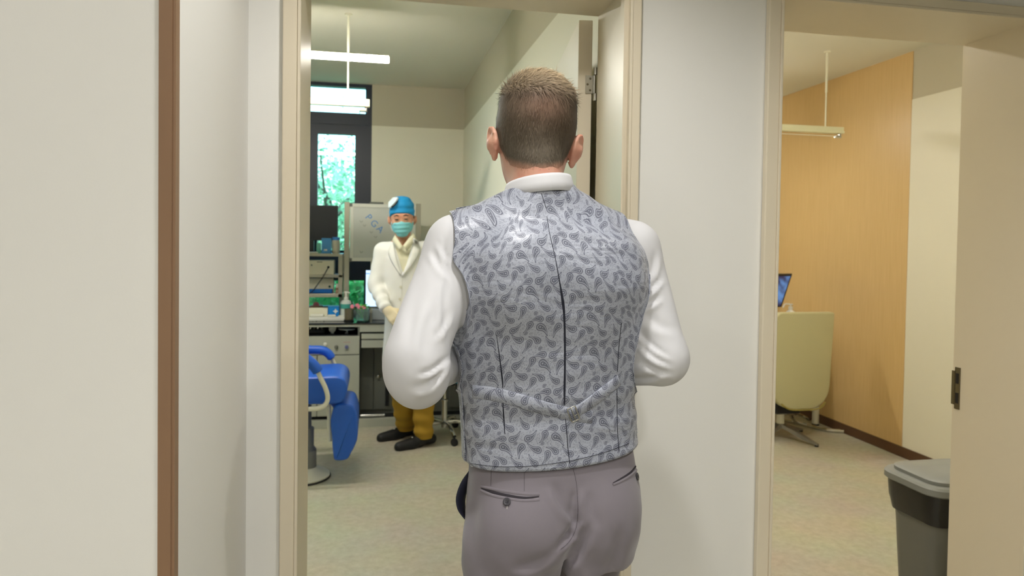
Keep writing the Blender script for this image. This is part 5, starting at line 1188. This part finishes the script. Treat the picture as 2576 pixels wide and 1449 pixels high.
tc_.add('backrest', back_mesh(), creamv, True)
zsx = zb_+0.10
tc_.add('seat', MB().box((xl_+0.02, yc+0.04, zsx-0.06), (xr_-0.02, yc+0.50, zsx+0.04), 0.03), creamv, True)
for ax_ in (xl_, xr_-0.0):
    tc_.add('armrest', MB().tube(arcpts([(ax_, yc+0.05, zsx+0.20), (ax_, yc+0.25, zsx+0.21), (ax_, yc+0.38, zsx+0.16), (ax_, yc+0.40, zsx-0.02)], 5), 0.018, 12), creamv, True)
tc_.add('shell_piping', MB().tube(arcpts([(xl_+0.06, yc-0.03, zb_+0.045), (xl_+0.12, yc-0.045, zb_+0.008), (0.5*(xl_+xr_), yc-0.05, zb_+0.002), (xr_-0.12, yc-0.045, zb_+0.008), (xr_-0.06, yc-0.03, zb_+0.045)], 5), 0.006, 8), mat('olive_piping', (150, 138, 70), 0.6), True)
tc_.add('mechanism', MB().box((cx0-0.10, cy0-0.10, zb_-0.055), (cx0+0.10, cy0+0.14, zb_+0.05), 0.01), blackp)
tc_.add('column', MB().lathe([(0.028, 0.10), (0.028, 0.22), (0.020, 0.23), (0.020, zb_-0.05)], (cx0, cy0, 0), 20), tubem, True)
for k, (ex, ey) in enumerate(((2010, 1138), (2043, 1104))):
    e = onZ(ex, ey, 0)
    pass
for k in range(4):
    w = math.radians(-64+90*k) if k != 1 else math.radians(26)
    L_ = 0.30
    e = (cx0+L_*math.cos(w), cy0+L_*math.sin(w)); s_ = vec(-math.sin(w), math.cos(w), 0)
    m_ = MB(); pts_ = []
    for f_, hw, hh in ((0.0, 0.032, 0.115), (0.35, 0.028, 0.085), (0.75, 0.020, 0.045), (1.0, 0.013, 0.022)):
        c_ = vec(cx0+L_*f_*math.cos(w), cy0+L_*f_*math.sin(w), 0); pts_ += [c_-s_*hw+vec(0, 0, hh-0.025 if f_ < 0.9 else 0.010), c_+s_*hw+vec(0, 0, hh-0.025 if f_ < 0.9 else 0.010), c_+s_*hw*0.7+vec(0, 0, hh), c_-s_*hw*0.7+vec(0, 0, hh)]
    fs_ = [(0, 1, 2, 3), (12, 15, 14, 13)]
    for i in range(3):
        for j in range(4): fs_.append((i*4+j, i*4+(j+1) % 4, (i+1)*4+(j+1) % 4, (i+1)*4+j))
    lg_ = tc_.add('leg', m_.add(pts_, fs_), mat('pewter', (138, 138, 136), 0.3, metal=0.8))
    tc_.add('glide', MB().lathe([(0.014, 0.0), (0.014, 0.009), (0.006, 0.0095)], (e[0]-0.01*math.cos(w), e[1]-0.01*math.sin(w), 0), 12), blackp, True, lg_)
# desk: white table with round legs against the wood panelling
lx_, ly_ = onZ(2051, 1069, 0)[:2]
tz = 0.74; tx0, tx1 = lx_-1.1, lx_+0.03
dk = Thing('desk', (lx_-0.5, ly_+0.3, 0), 'white desk with round white legs behind the cream swivel chair', 'desk')
tzz = 0.72
dk.add('desk_top', MB().box((tx0, ly_-0.05, tzz-0.03), (tx1, ly_+0.62, tzz), 0.004), whitep)
for x_, y_ in ((lx_, ly_), (lx_-1.05, ly_), (lx_, ly_+0.56), (lx_-1.05, ly_+0.56)):
    q_ = dk.add('leg', MB().lathe([(0.026, 0.012), (0.026, tzz-0.03)], (x_, y_, 0), 20), tubem, True)
    dk.add('foot', MB().lathe([(0.028, 0.0), (0.028, 0.012)], (x_, y_, 0), 20), blackp, True, q_)
# curved chrome foot of a second stand resting on the floor
e0, e1 = onZ(2122, 1085, 0.012), onZ(1985, 1050, 0.012)
fp = [onZ(1960, 1056, 0.015), onZ(2000, 1062, 0.015), onZ(2050, 1075, 0.015), onZ(2085, 1082, 0.015), onZ(2122, 1085, 0.015)]
rs = Thing('floor_stand', tuple(fp[2][:2])+(0,), 'low curved chrome floor stand beneath the white desk', 'stand')
rs.add('front_runner', MB().tube(arcpts(fp, 5), 0.0148, 10), chrome, True)
fp2 = [onZ(1955, 1046, 0.10), onZ(1985, 1040, 0.12), onZ(2012, 1044, 0.09), onZ(2036, 1056, 0.03)]
rs.add('rear_runner', MB().tube(arcpts(fp2, 5), 0.014, 10), chrome, True)
rs.add('upright', MB().tube([fp2[1], (fp[1][0], fp[1][1], 0.02)], 0.012, 10), chrome, True)
# screen on the desk, tilted back
zd_ = tzz
ysn = ly_+0.22
t = Thing('desk_monitor', (float(E2(1960, 780, ysn)[0]), ysn, zd_), 'black-edged desk monitor showing a dim blue picture', 'monitor')
mm = MB(); pA = [E2(1992, 692, ysn), E2(1966, 772, ysn-0.10)]
tr_, br_ = pA; w_ = vec(-0.55, -0.10, 0.0); d_ = vec(0.02, 0.03, 0.012)
q4 = [tr_, tr_+w_, br_+w_, br_]
mm.add([*q4, *[q+d_ for q in q4]], [(0, 1, 2, 3), (7, 6, 5, 4), (0, 4, 5, 1), (1, 5, 6, 2), (2, 6, 7, 3), (3, 7, 4, 0)])
bz = t.add('bezel', mm, blackp)
ctr = sum(q4)/4; nn = _n(np.cross(q4[1]-q4[0], q4[3]-q4[0])); nn = nn if np.dot(nn, CC-ctr) > 0 else -nn
q5 = [ctr+(q-ctr)*vec(0.955, 0.955, 0.93)+nn*0.0015 for q in q4]
scm = bpy.data.materials.new('dim_picture'); scm.use_nodes = True; nt = scm.node_tree; nt.nodes.remove(nt.nodes['Principled BSDF'])
em = nt.nodes.new('ShaderNodeEmission'); no_ = nt.nodes.new('ShaderNodeTexNoise'); no_.inputs['Scale'].default_value = 9; cr_ = nt.nodes.new('ShaderNodeValToRGB'); tcc = nt.nodes.new('ShaderNodeTexCoord')
cr_.color_ramp.elements[0].color = lin((70, 66, 92))+(1,); cr_.color_ramp.elements[1].color = lin((112, 150, 205))+(1,); cr_.color_ramp.elements[0].position = 0.4; cr_.color_ramp.elements[1].position = 0.62
nt.links.new(tcc.outputs['Object'], no_.inputs['Vector']); nt.links.new(no_.outputs['Fac'], cr_.inputs['Fac']); nt.links.new(cr_.outputs[0], em.inputs[0]); em.inputs[1].default_value = 0.8; nt.links.new(em.outputs[0], nt.nodes['Material Output'].inputs[0])
t.add('screen', MB().add(q5, [(0, 1, 2, 3)]), scm, False, bz)
bm_ = 0.5*(q4[2]+q4[3])
t.add('stand', MB().tube([bm_+vec(0, 0.03, 0.10), bm_+vec(0, 0.08, -0.02), vec(bm_[0], bm_[1]+0.10, zd_+0.01)], 0.016, 10).box((bm_[0]-0.12, bm_[1]+0.0, zd_), (bm_[0]+0.12, bm_[1]+0.18, zd_+0.012), 0.003), blackp)
ypb = ly_+0.05; pbx = float(E2(1989, 780, ypb)[0]); pzt = float(E2(1989, 764, ypb)[2])
t = Thing('lotion_bottle', (pbx, ypb, zd_), 'white pump bottle on the desk behind the cream chair', 'bottle')
t.add('bottle_body', MB().lathe([(0.034, zd_), (0.038, zd_+0.006), (0.038, pzt-0.085), (0.03, pzt-0.06), (0.016, pzt-0.05), (0.016, pzt-0.042)], (pbx, ypb, 0), 24), whitep, True)
t.add('pump', MB().lathe([(0.018, pzt-0.044), (0.018, pzt-0.022), (0.006, pzt-0.02), (0.006, pzt-0.010), (0.016, pzt-0.010), (0.016, pzt)], (pbx, ypb, 0), 18).tube(arcpts([(pbx, ypb, pzt-0.005), (pbx-0.05, ypb, pzt-0.003), (pbx-0.068, ypb, pzt-0.030)], 4), 0.0055, 8), whitep, True)
# grey waste bin just inside the second doorway
kb = float(onZ(2284, 1205, 0.60)[0]); ky_ = float(onZ(2284, 1205, 0.60)[1])
bxc, byc = kb+0.19, ky_+0.02
bn = Thing('waste_bin', (bxc, byc, 0), 'grey plastic waste bin with a black liner and stepped lid', 'bin')
def ring_pts(hx, hy, r, z, n=6): return [(bxc+x, byc+y, z) for x, y in rounded_rect(-hx, hx, -hy, hy, r, n)]
def loft(rings):
    n_ = len(rings[0]); m_ = MB(); fs_ = []
    for i in range(len(rings)-1):
        for j in range(n_): fs_.append((i*n_+j, i*n_+(j+1) % n_, (i+1)*n_+(j+1) % n_, (i+1)*n_+j))
    fs_ += [tuple(range(n_-1, -1, -1)), tuple((len(rings)-1)*n_+j for j in range(n_))]
    return m_.add([p for r_ in rings for p in r_], fs_)
binm = mat('bin_grey', (112, 112, 106), 0.5, bump=0.05, bscale=500)
bn.add('bin_body', loft([ring_pts(0.125, 0.095, 0.05, 0.0), ring_pts(0.130, 0.10, 0.055, 0.01), ring_pts(0.158, 0.125, 0.06, 0.55)]), binm, True)
lin_ = loft([ring_pts(0.1585+0.008*(1), 0.130, 0.062, 0.462), ring_pts(0.172, 0.136, 0.066, 0.50), ring_pts(0.174, 0.138, 0.066, 0.545), ring_pts(0.176, 0.140, 0.066, 0.572)])
lin_.v = [(x+0.004*math.sin(37*x+23*y+31*z), y+0.004*math.sin(29*x+41*z), z+0.006*math.sin(25*x+33*y)*(z < 0.47)) for x, y, z in lin_.v]
bn.add('liner', lin_, mat('black_bin_liner', (16, 16, 17), 0.25, spec=0.6, bump=0.5, bscale=30), True)
lidm = mat('lid_grey', (132, 134, 130), 0.4)
ld = bn.add('lid', loft([ring_pts(0.180, 0.145, 0.07, 0.566), ring_pts(0.188, 0.152, 0.075, 0.572), ring_pts(0.188, 0.152, 0.075, 0.592), ring_pts(0.180, 0.145, 0.07, 0.600), ring_pts(0.165, 0.130, 0.06, 0.602)]), lidm, True)
bn.add('lid_panel', loft([ring_pts(0.160, 0.125, 0.06, 0.601), ring_pts(0.160, 0.125, 0.06, 0.614), ring_pts(0.150, 0.116, 0.055, 0.620), ring_pts(0.05, 0.04, 0.02, 0.624)]), lidm, True, ld)

# ------------------------------------------------------------------ outside: lawn, hedge and trees
gm = mat('lawn_green', (120, 140, 104), 0.9, var=0.2, vscale=2)
tag(MB().box((-14, YB+0.4, -0.35), (10, 30, -0.25)).build('lawn', gm), 'green lawn outside the window', 'lawn', kind='stuff')
barkm = mat('bark', (92, 82, 70), 0.9)
def leaf_mat(name, a, b):
    m = bpy.data.materials.new(name); m.use_nodes = True; nt = m.node_tree; bs = nt.nodes['Principled BSDF']
    oi = nt.nodes.new('ShaderNodeNewGeometry'); cr = nt.nodes.new('ShaderNodeValToRGB'); cr.color_ramp.elements[0].color = lin(a)+(1,); cr.color_ramp.elements[1].color = lin(b)+(1,)
    nt.links.new(oi.outputs['Random Per Island'], cr.inputs['Fac']); nt.links.new(cr.outputs[0], bs.inputs['Base Color']); bs.inputs['Roughness'].default_value = 0.6
    tl = nt.nodes.new('ShaderNodeBsdfTranslucent'); nt.links.new(cr.outputs[0], tl.inputs[0]); mx = nt.nodes.new('ShaderNodeMixShader'); mx.inputs[0].default_value = 0.5
    nt.links.new(bs.outputs[0], mx.inputs[1]); nt.links.new(tl.outputs[0], mx.inputs[2]); nt.links.new(mx.outputs[0], nt.nodes['Material Output'].inputs[0]); return m
lf1 = leaf_mat('tree_leaf', (110, 158, 112), (190, 216, 176)); lf2 = leaf_mat('hedge_leaf', (46, 120, 58), (110, 190, 100))
def leaves(n, gen, size, seed):
    r = np.random.default_rng(seed); C_ = gen(r, n); a = r.normal(size=(n, 3)); a /= np.linalg.norm(a, axis=1, keepdims=True); b = np.cross(a, r.normal(size=(n, 3))); b /= np.linalg.norm(b, axis=1, keepdims=True)
    s = size*(0.6+0.8*r.random((n, 1))); V = np.stack([C_-a*s, C_+b*s*0.5, C_+a*s, C_-b*s*0.5], 1).reshape(-1, 3); F_ = np.arange(4*n).reshape(n, 4); return V, F_
def tree(x, y, h, rad, n, seed, label, fill):
    t = Thing('tree', (x, y, -0.25), label, 'tree', 'trees outside the window'); r = random.Random(seed)
    t.add('trunk', MB().tube([(x, y, -0.238), (x+0.05, y, h*0.35), (x-0.05, y+0.05, h*0.7)], [0.11, 0.08, 0.05], 10), barkm, True)
    tips = []
    for i in range(12):
        z0 = h*r.uniform(0.25, 0.7); w = r.uniform(0, 6.28); L = rad*r.uniform(0.6, 1.1); e = vec(x+L*math.cos(w), y+L*math.sin(w), z0+L*r.uniform(0.3, 0.9)); m_ = vec(x+0.45*L*math.cos(w), y+0.45*L*math.sin(w), z0+L*0.3)
        t.add('branch', MB().tube(arcpts([(x, y, z0), m_, e], 3), [0.03-0.0035*k for k in range(7)], 6), barkm, True); tips += [m_, e, 0.5*(m_+e)]
    tips = np.array(tips)
    V, F_ = leaves(n, lambda r_, n_: tips[r_.integers(0, len(tips), n_)]+r_.normal(size=(n_, 3))*rad*fill, 0.045, seed); V[:, 2] = np.maximum(V[:, 2], 0.3)
    o = np_mesh('foliage', V, F_, lf1, None, False); t.adopt(o); o['kind'] = 'stuff'
tree(-0.6, 9.9, 2.9, 1.1, 3400, 5, 'pale green slender tree nearest the window', 0.28)
tree(-0.5, 15.2, 3.6, 1.6, 2200, 9, 'taller thin-leaved tree standing further back on the lawn', 0.30)
V, F_ = leaves(16000, lambda r_, n_: np.stack([r_.uniform(-4, 2, n_), 7.6+0.3*r_.normal(size=n_), r_.uniform(-0.15, 1.0, n_)+0.06*r_.normal(size=n_)], 1), 0.06, 21); V[:, 2] = np.maximum(V[:, 2], -0.249)
hd = np_mesh('hedge', V, F_, lf2, None, False); tag(hd, 'clipped green hedge below the window', 'hedge')
# ------------------------------------------------------------------ the doctor
DY = 4.85
dbase = onZ(1040, 1112, 0)
doc = Thing('person', (float(dbase[0]), float(dbase[1]), 0), 'doctor in a white coat, blue cap and face mask standing beside the workbench', 'person')
def W(x, y, Y=DY): return onY(x, y, Y)
dh = W(1012, 553, DY); DR = rotm(math.pi-0.10, -0.08, math.radians(3))
dshR, dshL = W(965, 633, DY+0.02), W(1070, 630, DY+0.02)            # his right arm is on the left of the picture
delR, delL = W(945, 716, DY+0.0), W(1086, 716, DY+0.0)
dwrR, dwrL = W(968, 772, DY-0.14), W(1052, 775, DY-0.16)
hpR, hpL = W(1003, 850, DY), W(1050, 850, DY)
knR_, knL_ = W(1012, 985, DY+0.01), W(1064, 990, DY-0.02)
anR_ = np.append(onZ(1020, 1100, 0)[:2], 0.09); anL_ = np.append(onZ(1066, 1122, 0)[:2], 0.09)
lo = np.array([min(p[i] for p in (dshR, dshL, delR, delL, dwrR, anR_, anL_)) for i in range(3)])-0.3; hi = np.array([max(p[i] for p in (dshR, dshL, delR, delL, dwrL, dh)) for i in range(3)])+0.3
lo[2] = -0.01; hi[2] = dh[2]+0.25; lo[1] = DY-0.42; hi[1] = max(hi[1], anR_[1]+0.15)
nb = W(1014, 612, DY+0.02)
def drows(ins):
    out = []
    for y, a, b, q in ((905, 962, 1092, 0.130), (870, 964, 1088, 0.125), (800, 968, 1076, 0.115), (740, 968, 1066, 0.112), (690, 964, 1066, 0.118), (650, 962, 1068, 0.115), (630, 966, 1064, 0.10), (612, 985, 1045, 0.07)):
        p, r = W(a, y), W(b, y); out.append((0.5*(p[2]+r[2]), 0.5*(p[0]+r[0]), DY+0.01, 0.5*(r[0]-p[0])-ins, q-ins, q-ins))
    return out
DB = Field(lo, hi, 0.006)
DB.loft(drows(0.025), 0.03, 2.3)
DB.cap(nb+vec(0, 0, -0.06), dh+DR@vec(0, -0.02, -0.04), 0.056, 0.054, 0.03)
add_head(DB, dh, DR, 1.0)
for s_, e_, w_ in ((dshR, delR, dwrR), (dshL, delL, dwrL)): DB.cap(nb+(s_-nb)*0.4, s_, 0.045, 0.04, 0.03); DB.cap(s_, e_, 0.042, 0.036, 0.03); DB.cap(e_, w_, 0.034, 0.025, 0.02)
handd = _n(W(998, 806, DY-0.20)-dwrR)
add_hand(DB, dwrR+handd*0.02, handd, vec(0.25, 0.9, -0.3), vec(0.4, -0.5, 0.6), 0.45, 1.0)
handl = _n(W(1030, 806, DY-0.20)-dwrL)
add_hand(DB, dwrL+handl*0.02, handl, vec(-0.25, 0.9, -0.3), vec(-0.4, -0.5, 0.6), 0.45, 1.0)
for h_, k_, a_ in ((hpR, knR_, anR_), (hpL, knL_, anL_)): DB.cap(h_, k_, 0.075, 0.05, 0.03); DB.cap(k_, a_, 0.048, 0.034, 0.02)
for a_, tx in ((anR_, (972, 1106)), (anL_, (1010, 1130))):
    tp = np.append(onZ(*tx, 0)[:2], 0.0); d_ = _n(tp-a_*vec(1, 1, 0)); DB.cap(a_-vec(0, 0, 0.04), a_*vec(1, 1, 0)+d_*0.13+vec(0, 0, 0.03), 0.03, 0.022, 0.02)
cut_floor(DB, 0.01)
P, Fc = DB.mesh(relax=2)
doc.adopt(np_mesh('body', P, Fc, skin_mat('skin_doctor', (206, 152, 122), (176, 112, 84))))
# eyes and brows
dk = mat('dark_brow', (52, 36, 30), 0.7)
for q in (-1, 1):
    doc.add('eyebrow', MB().tube([dh+DR@vec(q*0.014, 0.094, 0.030), dh+DR@vec(q*0.030, 0.094, 0.036), dh+DR@vec(q*0.048, 0.084, 0.030)], [0.003, 0.0042, 0.0025], 8), dk, True)
    doc.add('eye', MB().tube([dh+DR@vec(q*0.020, 0.0935, 0.0085), dh+DR@vec(q*0.031, 0.0965, 0.0085), dh+DR@vec(q*0.042, 0.0915, 0.0085)], [0.002, 0.0042, 0.002], 8), dk, True)
# gloves
glm = mat('latex_cream', (232, 218, 184), 0.55)
for w_, d_, n_, t_ in ((dwrR, handd, vec(0.25, 0.9, -0.3), vec(0.4, -0.5, 0.6)), (dwrL, handl, vec(-0.25, 0.9, -0.3), vec(-0.4, -0.5, 0.6))):
    gl_ = Field(w_-0.28, w_+0.28, 0.005); add_hand(gl_, w_+d_*0.02, d_, n_, t_, 0.45, 1.16); gl_.cap(w_-d_*0.04, w_+d_*0.02, 0.031, 0.030, 0.01)
    P, Fc = gl_.mesh(relax=1); g_ = doc.adopt(np_mesh('glove', P, Fc, glm)); g_['label'] = 'cream latex glove'
# polo shirt under the coat
ps = Field(lo, hi, 0.006); ps.loft(drows(0.014), 0.03, 2.3)
for s_ in (dshR, dshL): ps.cap(nb+vec(0, 0, -0.03), s_, 0.05, 0.045, 0.04)
Xg, Yg, Zg = ps.grid(); ps.a = np.maximum(ps.a, 0.8-Zg); ps.a = np.maximum(ps.a, Zg-(nb[2]+0.035))
zpv = float(W(1012, 620)[2]); pv = np.maximum(np.abs(Xg-nb[0])-np.clip((Zg-zpv)/(nb[2]+0.035-zpv), 0, 1.5)*0.055, np.maximum(Yg-(DY-0.03), zpv-Zg)); ps.a = np.maximum(ps.a, -pv.astype(np.float32))
P, Fc = ps.mesh(relax=2); pom = mat('cream_polo', (226, 222, 194), 0.75); doc.adopt(np_mesh('polo_shirt', P, Fc, pom))
for q in (-1, 1):   # polo collar leaves
    c0, c1, c2, c3 = ((W(994, 591, DY-0.05), W(1012, 618, DY-0.125), W(1005, 633, DY-0.12), W(986, 605, DY-0.06)) if q < 0 else (W(1038, 586, DY-0.05), W(1014, 618, DY-0.125), W(1023, 632, DY-0.12), W(1046, 600, DY-0.06)))
    Pn = np.array([[c0*(1-u)+c1*u, 0.5*(c0+c3)*(1-u)+0.5*(c1+c2)*u+vec(0, -0.006, 0.004), c3*(1-u)+c2*u] for u in np.linspace(0, 1, 6)])
    doc.adopt(grid_mesh('polo_collar', Pn, pom, None, None, 0.004))
# coat
coat = Field(lo, hi, 0.006)
coat.loft([(float(W(1000, 958)[2]),)+(0.5*(W(972, 958)[0]+W(1098, 958)[0]), DY+0.01, 0.5*(W(1098, 958)[0]-W(972, 958)[0]), 0.135, 0.13)]+drows(0.0), 0.03, 2.3)
for s_, e_, w_ in ((dshR, delR, dwrR), (dshL, delL, dwrL)):
    coat.cap(nb+vec(0, 0, -0.045), s_, 0.055, 0.058, 0.04); coat.cap(s_, e_, 0.062, 0.054, 0.03); coat.cap(e_, w_-_n(w_-e_)*0.01, 0.054, 0.044, 0.02)
Xg, Yg, Zg = coat.grid(); cxn = nb[0]
zv = float(W(1010, 690)[2]); zn = float(nb[2])
wv = np.clip((Zg-zv)/(zn+0.03-zv), 0, 2)*0.072-0.002
vv = np.maximum(np.abs(Xg-cxn-0.0)-wv, Yg-(DY-0.02)); vv = np.maximum(vv, zv-Zg); coat.a = np.maximum(coat.a, -vv.astype(np.float32))
coat.a = np.maximum(coat.a, Zg-(zn+0.030)); 
neckcut = np.sqrt((Xg-cxn)**2+(Yg-DY-0.01)**2)-0.068; coat.a = np.maximum(coat.a, -np.maximum(neckcut, (zn-0.03)-Zg).astype(np.float32))
P, Fc = coat.mesh(relax=2)
am = 0.006*np.sin(P[:, 0]*60+1.5*wob(P, 9, 61))*np.clip((1.0-P[:, 2])*2, 0, 1)
for s_, e_, w_ in ((dshR, delR, dwrR), (dshL, delL, dwrL)):
    t1, r1 = seg_t(P, e_, w_); am += np.exp(-(r1/0.07)**2)*0.006*np.sin(((P-e_)@_n(w_-e_))*95+1.5*wob(P, 18, 62))*np.clip(t1+0.5, 0, 1)
    t1, r1 = seg_t(P, s_, e_); am += np.exp(-(r1/0.07)**2)*0.004*np.sin(((P-s_)@_n(e_-s_))*75+P[:, 0]*30+1.5*wob(P, 14, 63))*np.clip(t1, 0, 1)
P = displaced(P, Fc, am)
coatm = mat('lab_coat_cotton', (236, 236, 232), 0.75, spec=0.2)
coato = doc.adopt(np_mesh('lab_coat', P, Fc, coatm)); coato['label'] = 'white lab coat'
bc_ = BVHTree.FromPolygons([tuple(p) for p in P], [tuple(f) for f in Fc])
def castw(x, y, lift=0.0):
    d = Vector(ray(x, y)).normalized(); h = bc_.ray_cast(Vector(CC), d)
    return None if h[0] is None else np.array(h[0])-np.array(d)*lift
def patch(name, A, Bp, m, lift, n=10):
    rows_ = []
    for u in np.linspace(0, 1, n):
        a = arcpts([vec(*p, 0) for p in A], 8); b = arcpts([vec(*p, 0) for p in Bp], 8); pa = a[int(u*(len(a)-1))]; pb = b[int(u*(len(b)-1))]; r_ = []
        for v in np.linspace(0, 1, 5):
            q = pa*(1-v)+pb*v; h = castw(q[0], q[1], lift+0.006*math.sin(math.pi*v))
            r_.append(h if h is not None else W(q[0], q[1], DY-0.11))
        rows_.append(r_)
    return doc.adopt(grid_mesh(name, np.array(rows_), m, None, None, 0.003))
patch('lapel', [(991, 606), (994, 630), (1001, 660), (1009, 690)], [(983, 616), (976, 636), (986, 662), (1007, 694)], coatm, 0.008)
patch('lapel', [(1040, 598), (1036, 625), (1026, 660), (1011, 690)], [(1052, 606), (1056, 634), (1040, 664), (1013, 696)], coatm, 0.008)
for (bx, by) in ((1008, 722), (1006, 752)):
    h = castw(bx, by, 0.002)
    if h is not None: doc.add('coat_button', MB().lathe([(0.009, 0), (0.009, 0.003), (0.004, 0.004)], tuple(h), 14, 'y'), mat('button_ivory', (214, 212, 196), 0.4), True)
h = [castw(x, y, 0.002) for x, y in ((1011, 694), (1010, 750), (1009, 820))]
if all(q is not None for q in h): doc.add('coat_front_edge', MB().tube(arcpts(h, 5), 0.0022, 6), coatm, True)
# trousers
tr_ = Field(lo, hi, 0.006)
for h_, k_, a_ in ((hpR, knR_, anR_), (hpL, knL_, anL_)): tr_.cap(h_, k_, 0.082, 0.078, 0.01); tr_.cap(k_, a_+vec(0, 0, -0.025), 0.078, 0.064, 0.02)
tr_.ell(0.5*(hpR+hpL)+vec(0, 0.02, 0.02), (0.12, 0.075, 0.09), 0.04)
Xg, Yg, Zg = tr_.grid(); tr_.a = np.maximum(tr_.a, 0.055-Zg)
P, Fc = tr_.mesh(relax=2)
P = displaced(P, Fc, 0.005*np.sin(P[:, 2]*70+1.6*wob(P, 12, 71))*np.clip((0.55-P[:, 2])*2.5, 0, 1)+0.003*wob(P, 20, 72))
doc.adopt(np_mesh('trousers', P, Fc, mat('mustard_chino', (176, 140, 52), 0.8, spec=0.2)))['label'] = 'mustard yellow chinos'
for a_, tx in ((anR_, (970, 1108)), (anL_, (1008, 1132))):
    tp = np.append(onZ(*tx, 0)[:2], 0.0); hl_ = a_*vec(1, 1, 0); d_ = _n(tp-hl_); hl_ = hl_-d_*0.06; tp = hl_+d_*0.285
    Sh = Field(np.minimum(hl_, tp)-vec(0.1, 0.1, 0.02), np.maximum(hl_, tp)+vec(0.1, 0.1, 0.17), 0.005); add_shoe(Sh, hl_, tp); cut_floor(Sh, 0.0005)
    Pn, Fn = Sh.mesh(relax=2); so = doc.adopt(np_mesh('shoe', Pn, Fn, mat('black_leather_matt', (22, 22, 24), 0.5)))
    MBs = MB().lathe([(0.004, 0.0), (0.007, 0.003), (0.003, 0.006)], tuple(hl_+d_*0.15+vec(0, 0, 0.072)), 10).build('lace_toggle', whitep, so, True)
# cap and mask from the head shape
hb_ = Field(dh-vec(0.15, 0.16, 0.15), dh+vec(0.15, 0.16, 0.2), 0.0045); add_head(hb_, dh, DR, 1.0, False, False)
Xg, Yg, Zg = hb_.grid(); Q = np.stack(np.broadcast_arrays(Xg, Yg, Zg), -1)-dh; Q = Q@DR
capF = hb_.copy(); capF.ell(dh+DR@vec(0, -0.005, 0.105), (0.062, 0.08, 0.045), 0.04, DR.T)
edge = np.interp(Q[..., 1], [-0.1, -0.02, 0.04, 0.075, 0.1], [-0.02, 0.018, 0.030, 0.046, 0.052])
capF.a = np.maximum(capF.a-0.008, (edge-Q[..., 2])).astype(np.float32)
P, Fc = capF.mesh(relax=2); P = displaced(P, Fc, 0.0022*wob(P, 60, 81)+0.002*np.sin(((P-dh)@DR)[:, 2]*140))
cp = doc.adopt(np_mesh('surgical_cap', P, Fc, mat('cap_blue', (24, 140, 200), 0.7))); cp['label'] = 'bright blue surgical cap'
pa = [dh+DR@vec(x, y, z) for x, y, z in ((0.078, 0.060, 0.080), (0.062, 0.088, 0.088), (0.030, 0.095, 0.118), (0.012, 0.075, 0.150), (0.045, 0.045, 0.150), (0.080, 0.03, 0.118))]
doc.add('cap_shield', MB().add([*pa, *[p+DR@vec(0.006, 0.006, 0.006) for p in pa]], [(0, 1, 2, 3, 4, 5), (11, 10, 9, 8, 7, 6)]+[(i, i+6, (i+1) % 6+6, (i+1) % 6) for i in range(6)]), mat('clear_white_film', (220, 232, 238), 0.2), True, None, 'clear shield folded on the cap')
doc.add('shield_clip', MB().tube([dh+DR@vec(0.060, 0.098, 0.092), dh+DR@vec(0.040, 0.104, 0.102), dh+DR@vec(0.018, 0.100, 0.132)], 0.005, 8), blackp, True)
mk = hb_.copy(); mk.ell(dh+DR@vec(0, 0.088, -0.035), (0.034, 0.030, 0.050), 0.04, DR.T)
top = np.interp(np.abs(Q[..., 0]), [0, 0.02, 0.07], [-0.002, -0.010, -0.018]); bot = np.interp(np.abs(Q[..., 0]), [0, 0.03, 0.07], [-0.118, -0.105, -0.065])
mk.a = np.maximum(np.maximum(mk.a-0.007, Q[..., 2]-top), np.maximum(bot-Q[..., 2], 0.012-Q[..., 1])).astype(np.float32)
P, Fc = mk.mesh(relax=1); ql = (P-dh)@DR; P = displaced(P, Fc, 0.0022*np.sin(ql[:, 2]*230)*(np.abs(ql[:, 0]) < 0.05)+0.0015*wob(P, 45, 83))
doc.adopt(np_mesh('face_mask', P, Fc, mat('mask_aqua', (126, 200, 208), 0.75)))['label'] = 'aqua surgical face mask'
for q in (-1, 1):
    for za, zb2 in ((-0.020, 0.012), (-0.070, -0.030)): doc.add('mask_loop', MB().tube([dh+DR@vec(q*0.070, 0.030, za), dh+DR@vec(q*0.084, -0.012, zb2)], 0.0014, 6), whitep, True)
# short dark hair at the temples
for q in (-1, 1): doc.add('sideburn', MB().tube([dh+DR@vec(q*0.077, 0.012, 0.036), dh+DR@vec(q*0.079, 0.010, 0.006)], [0.006, 0.003], 8), dk, True)
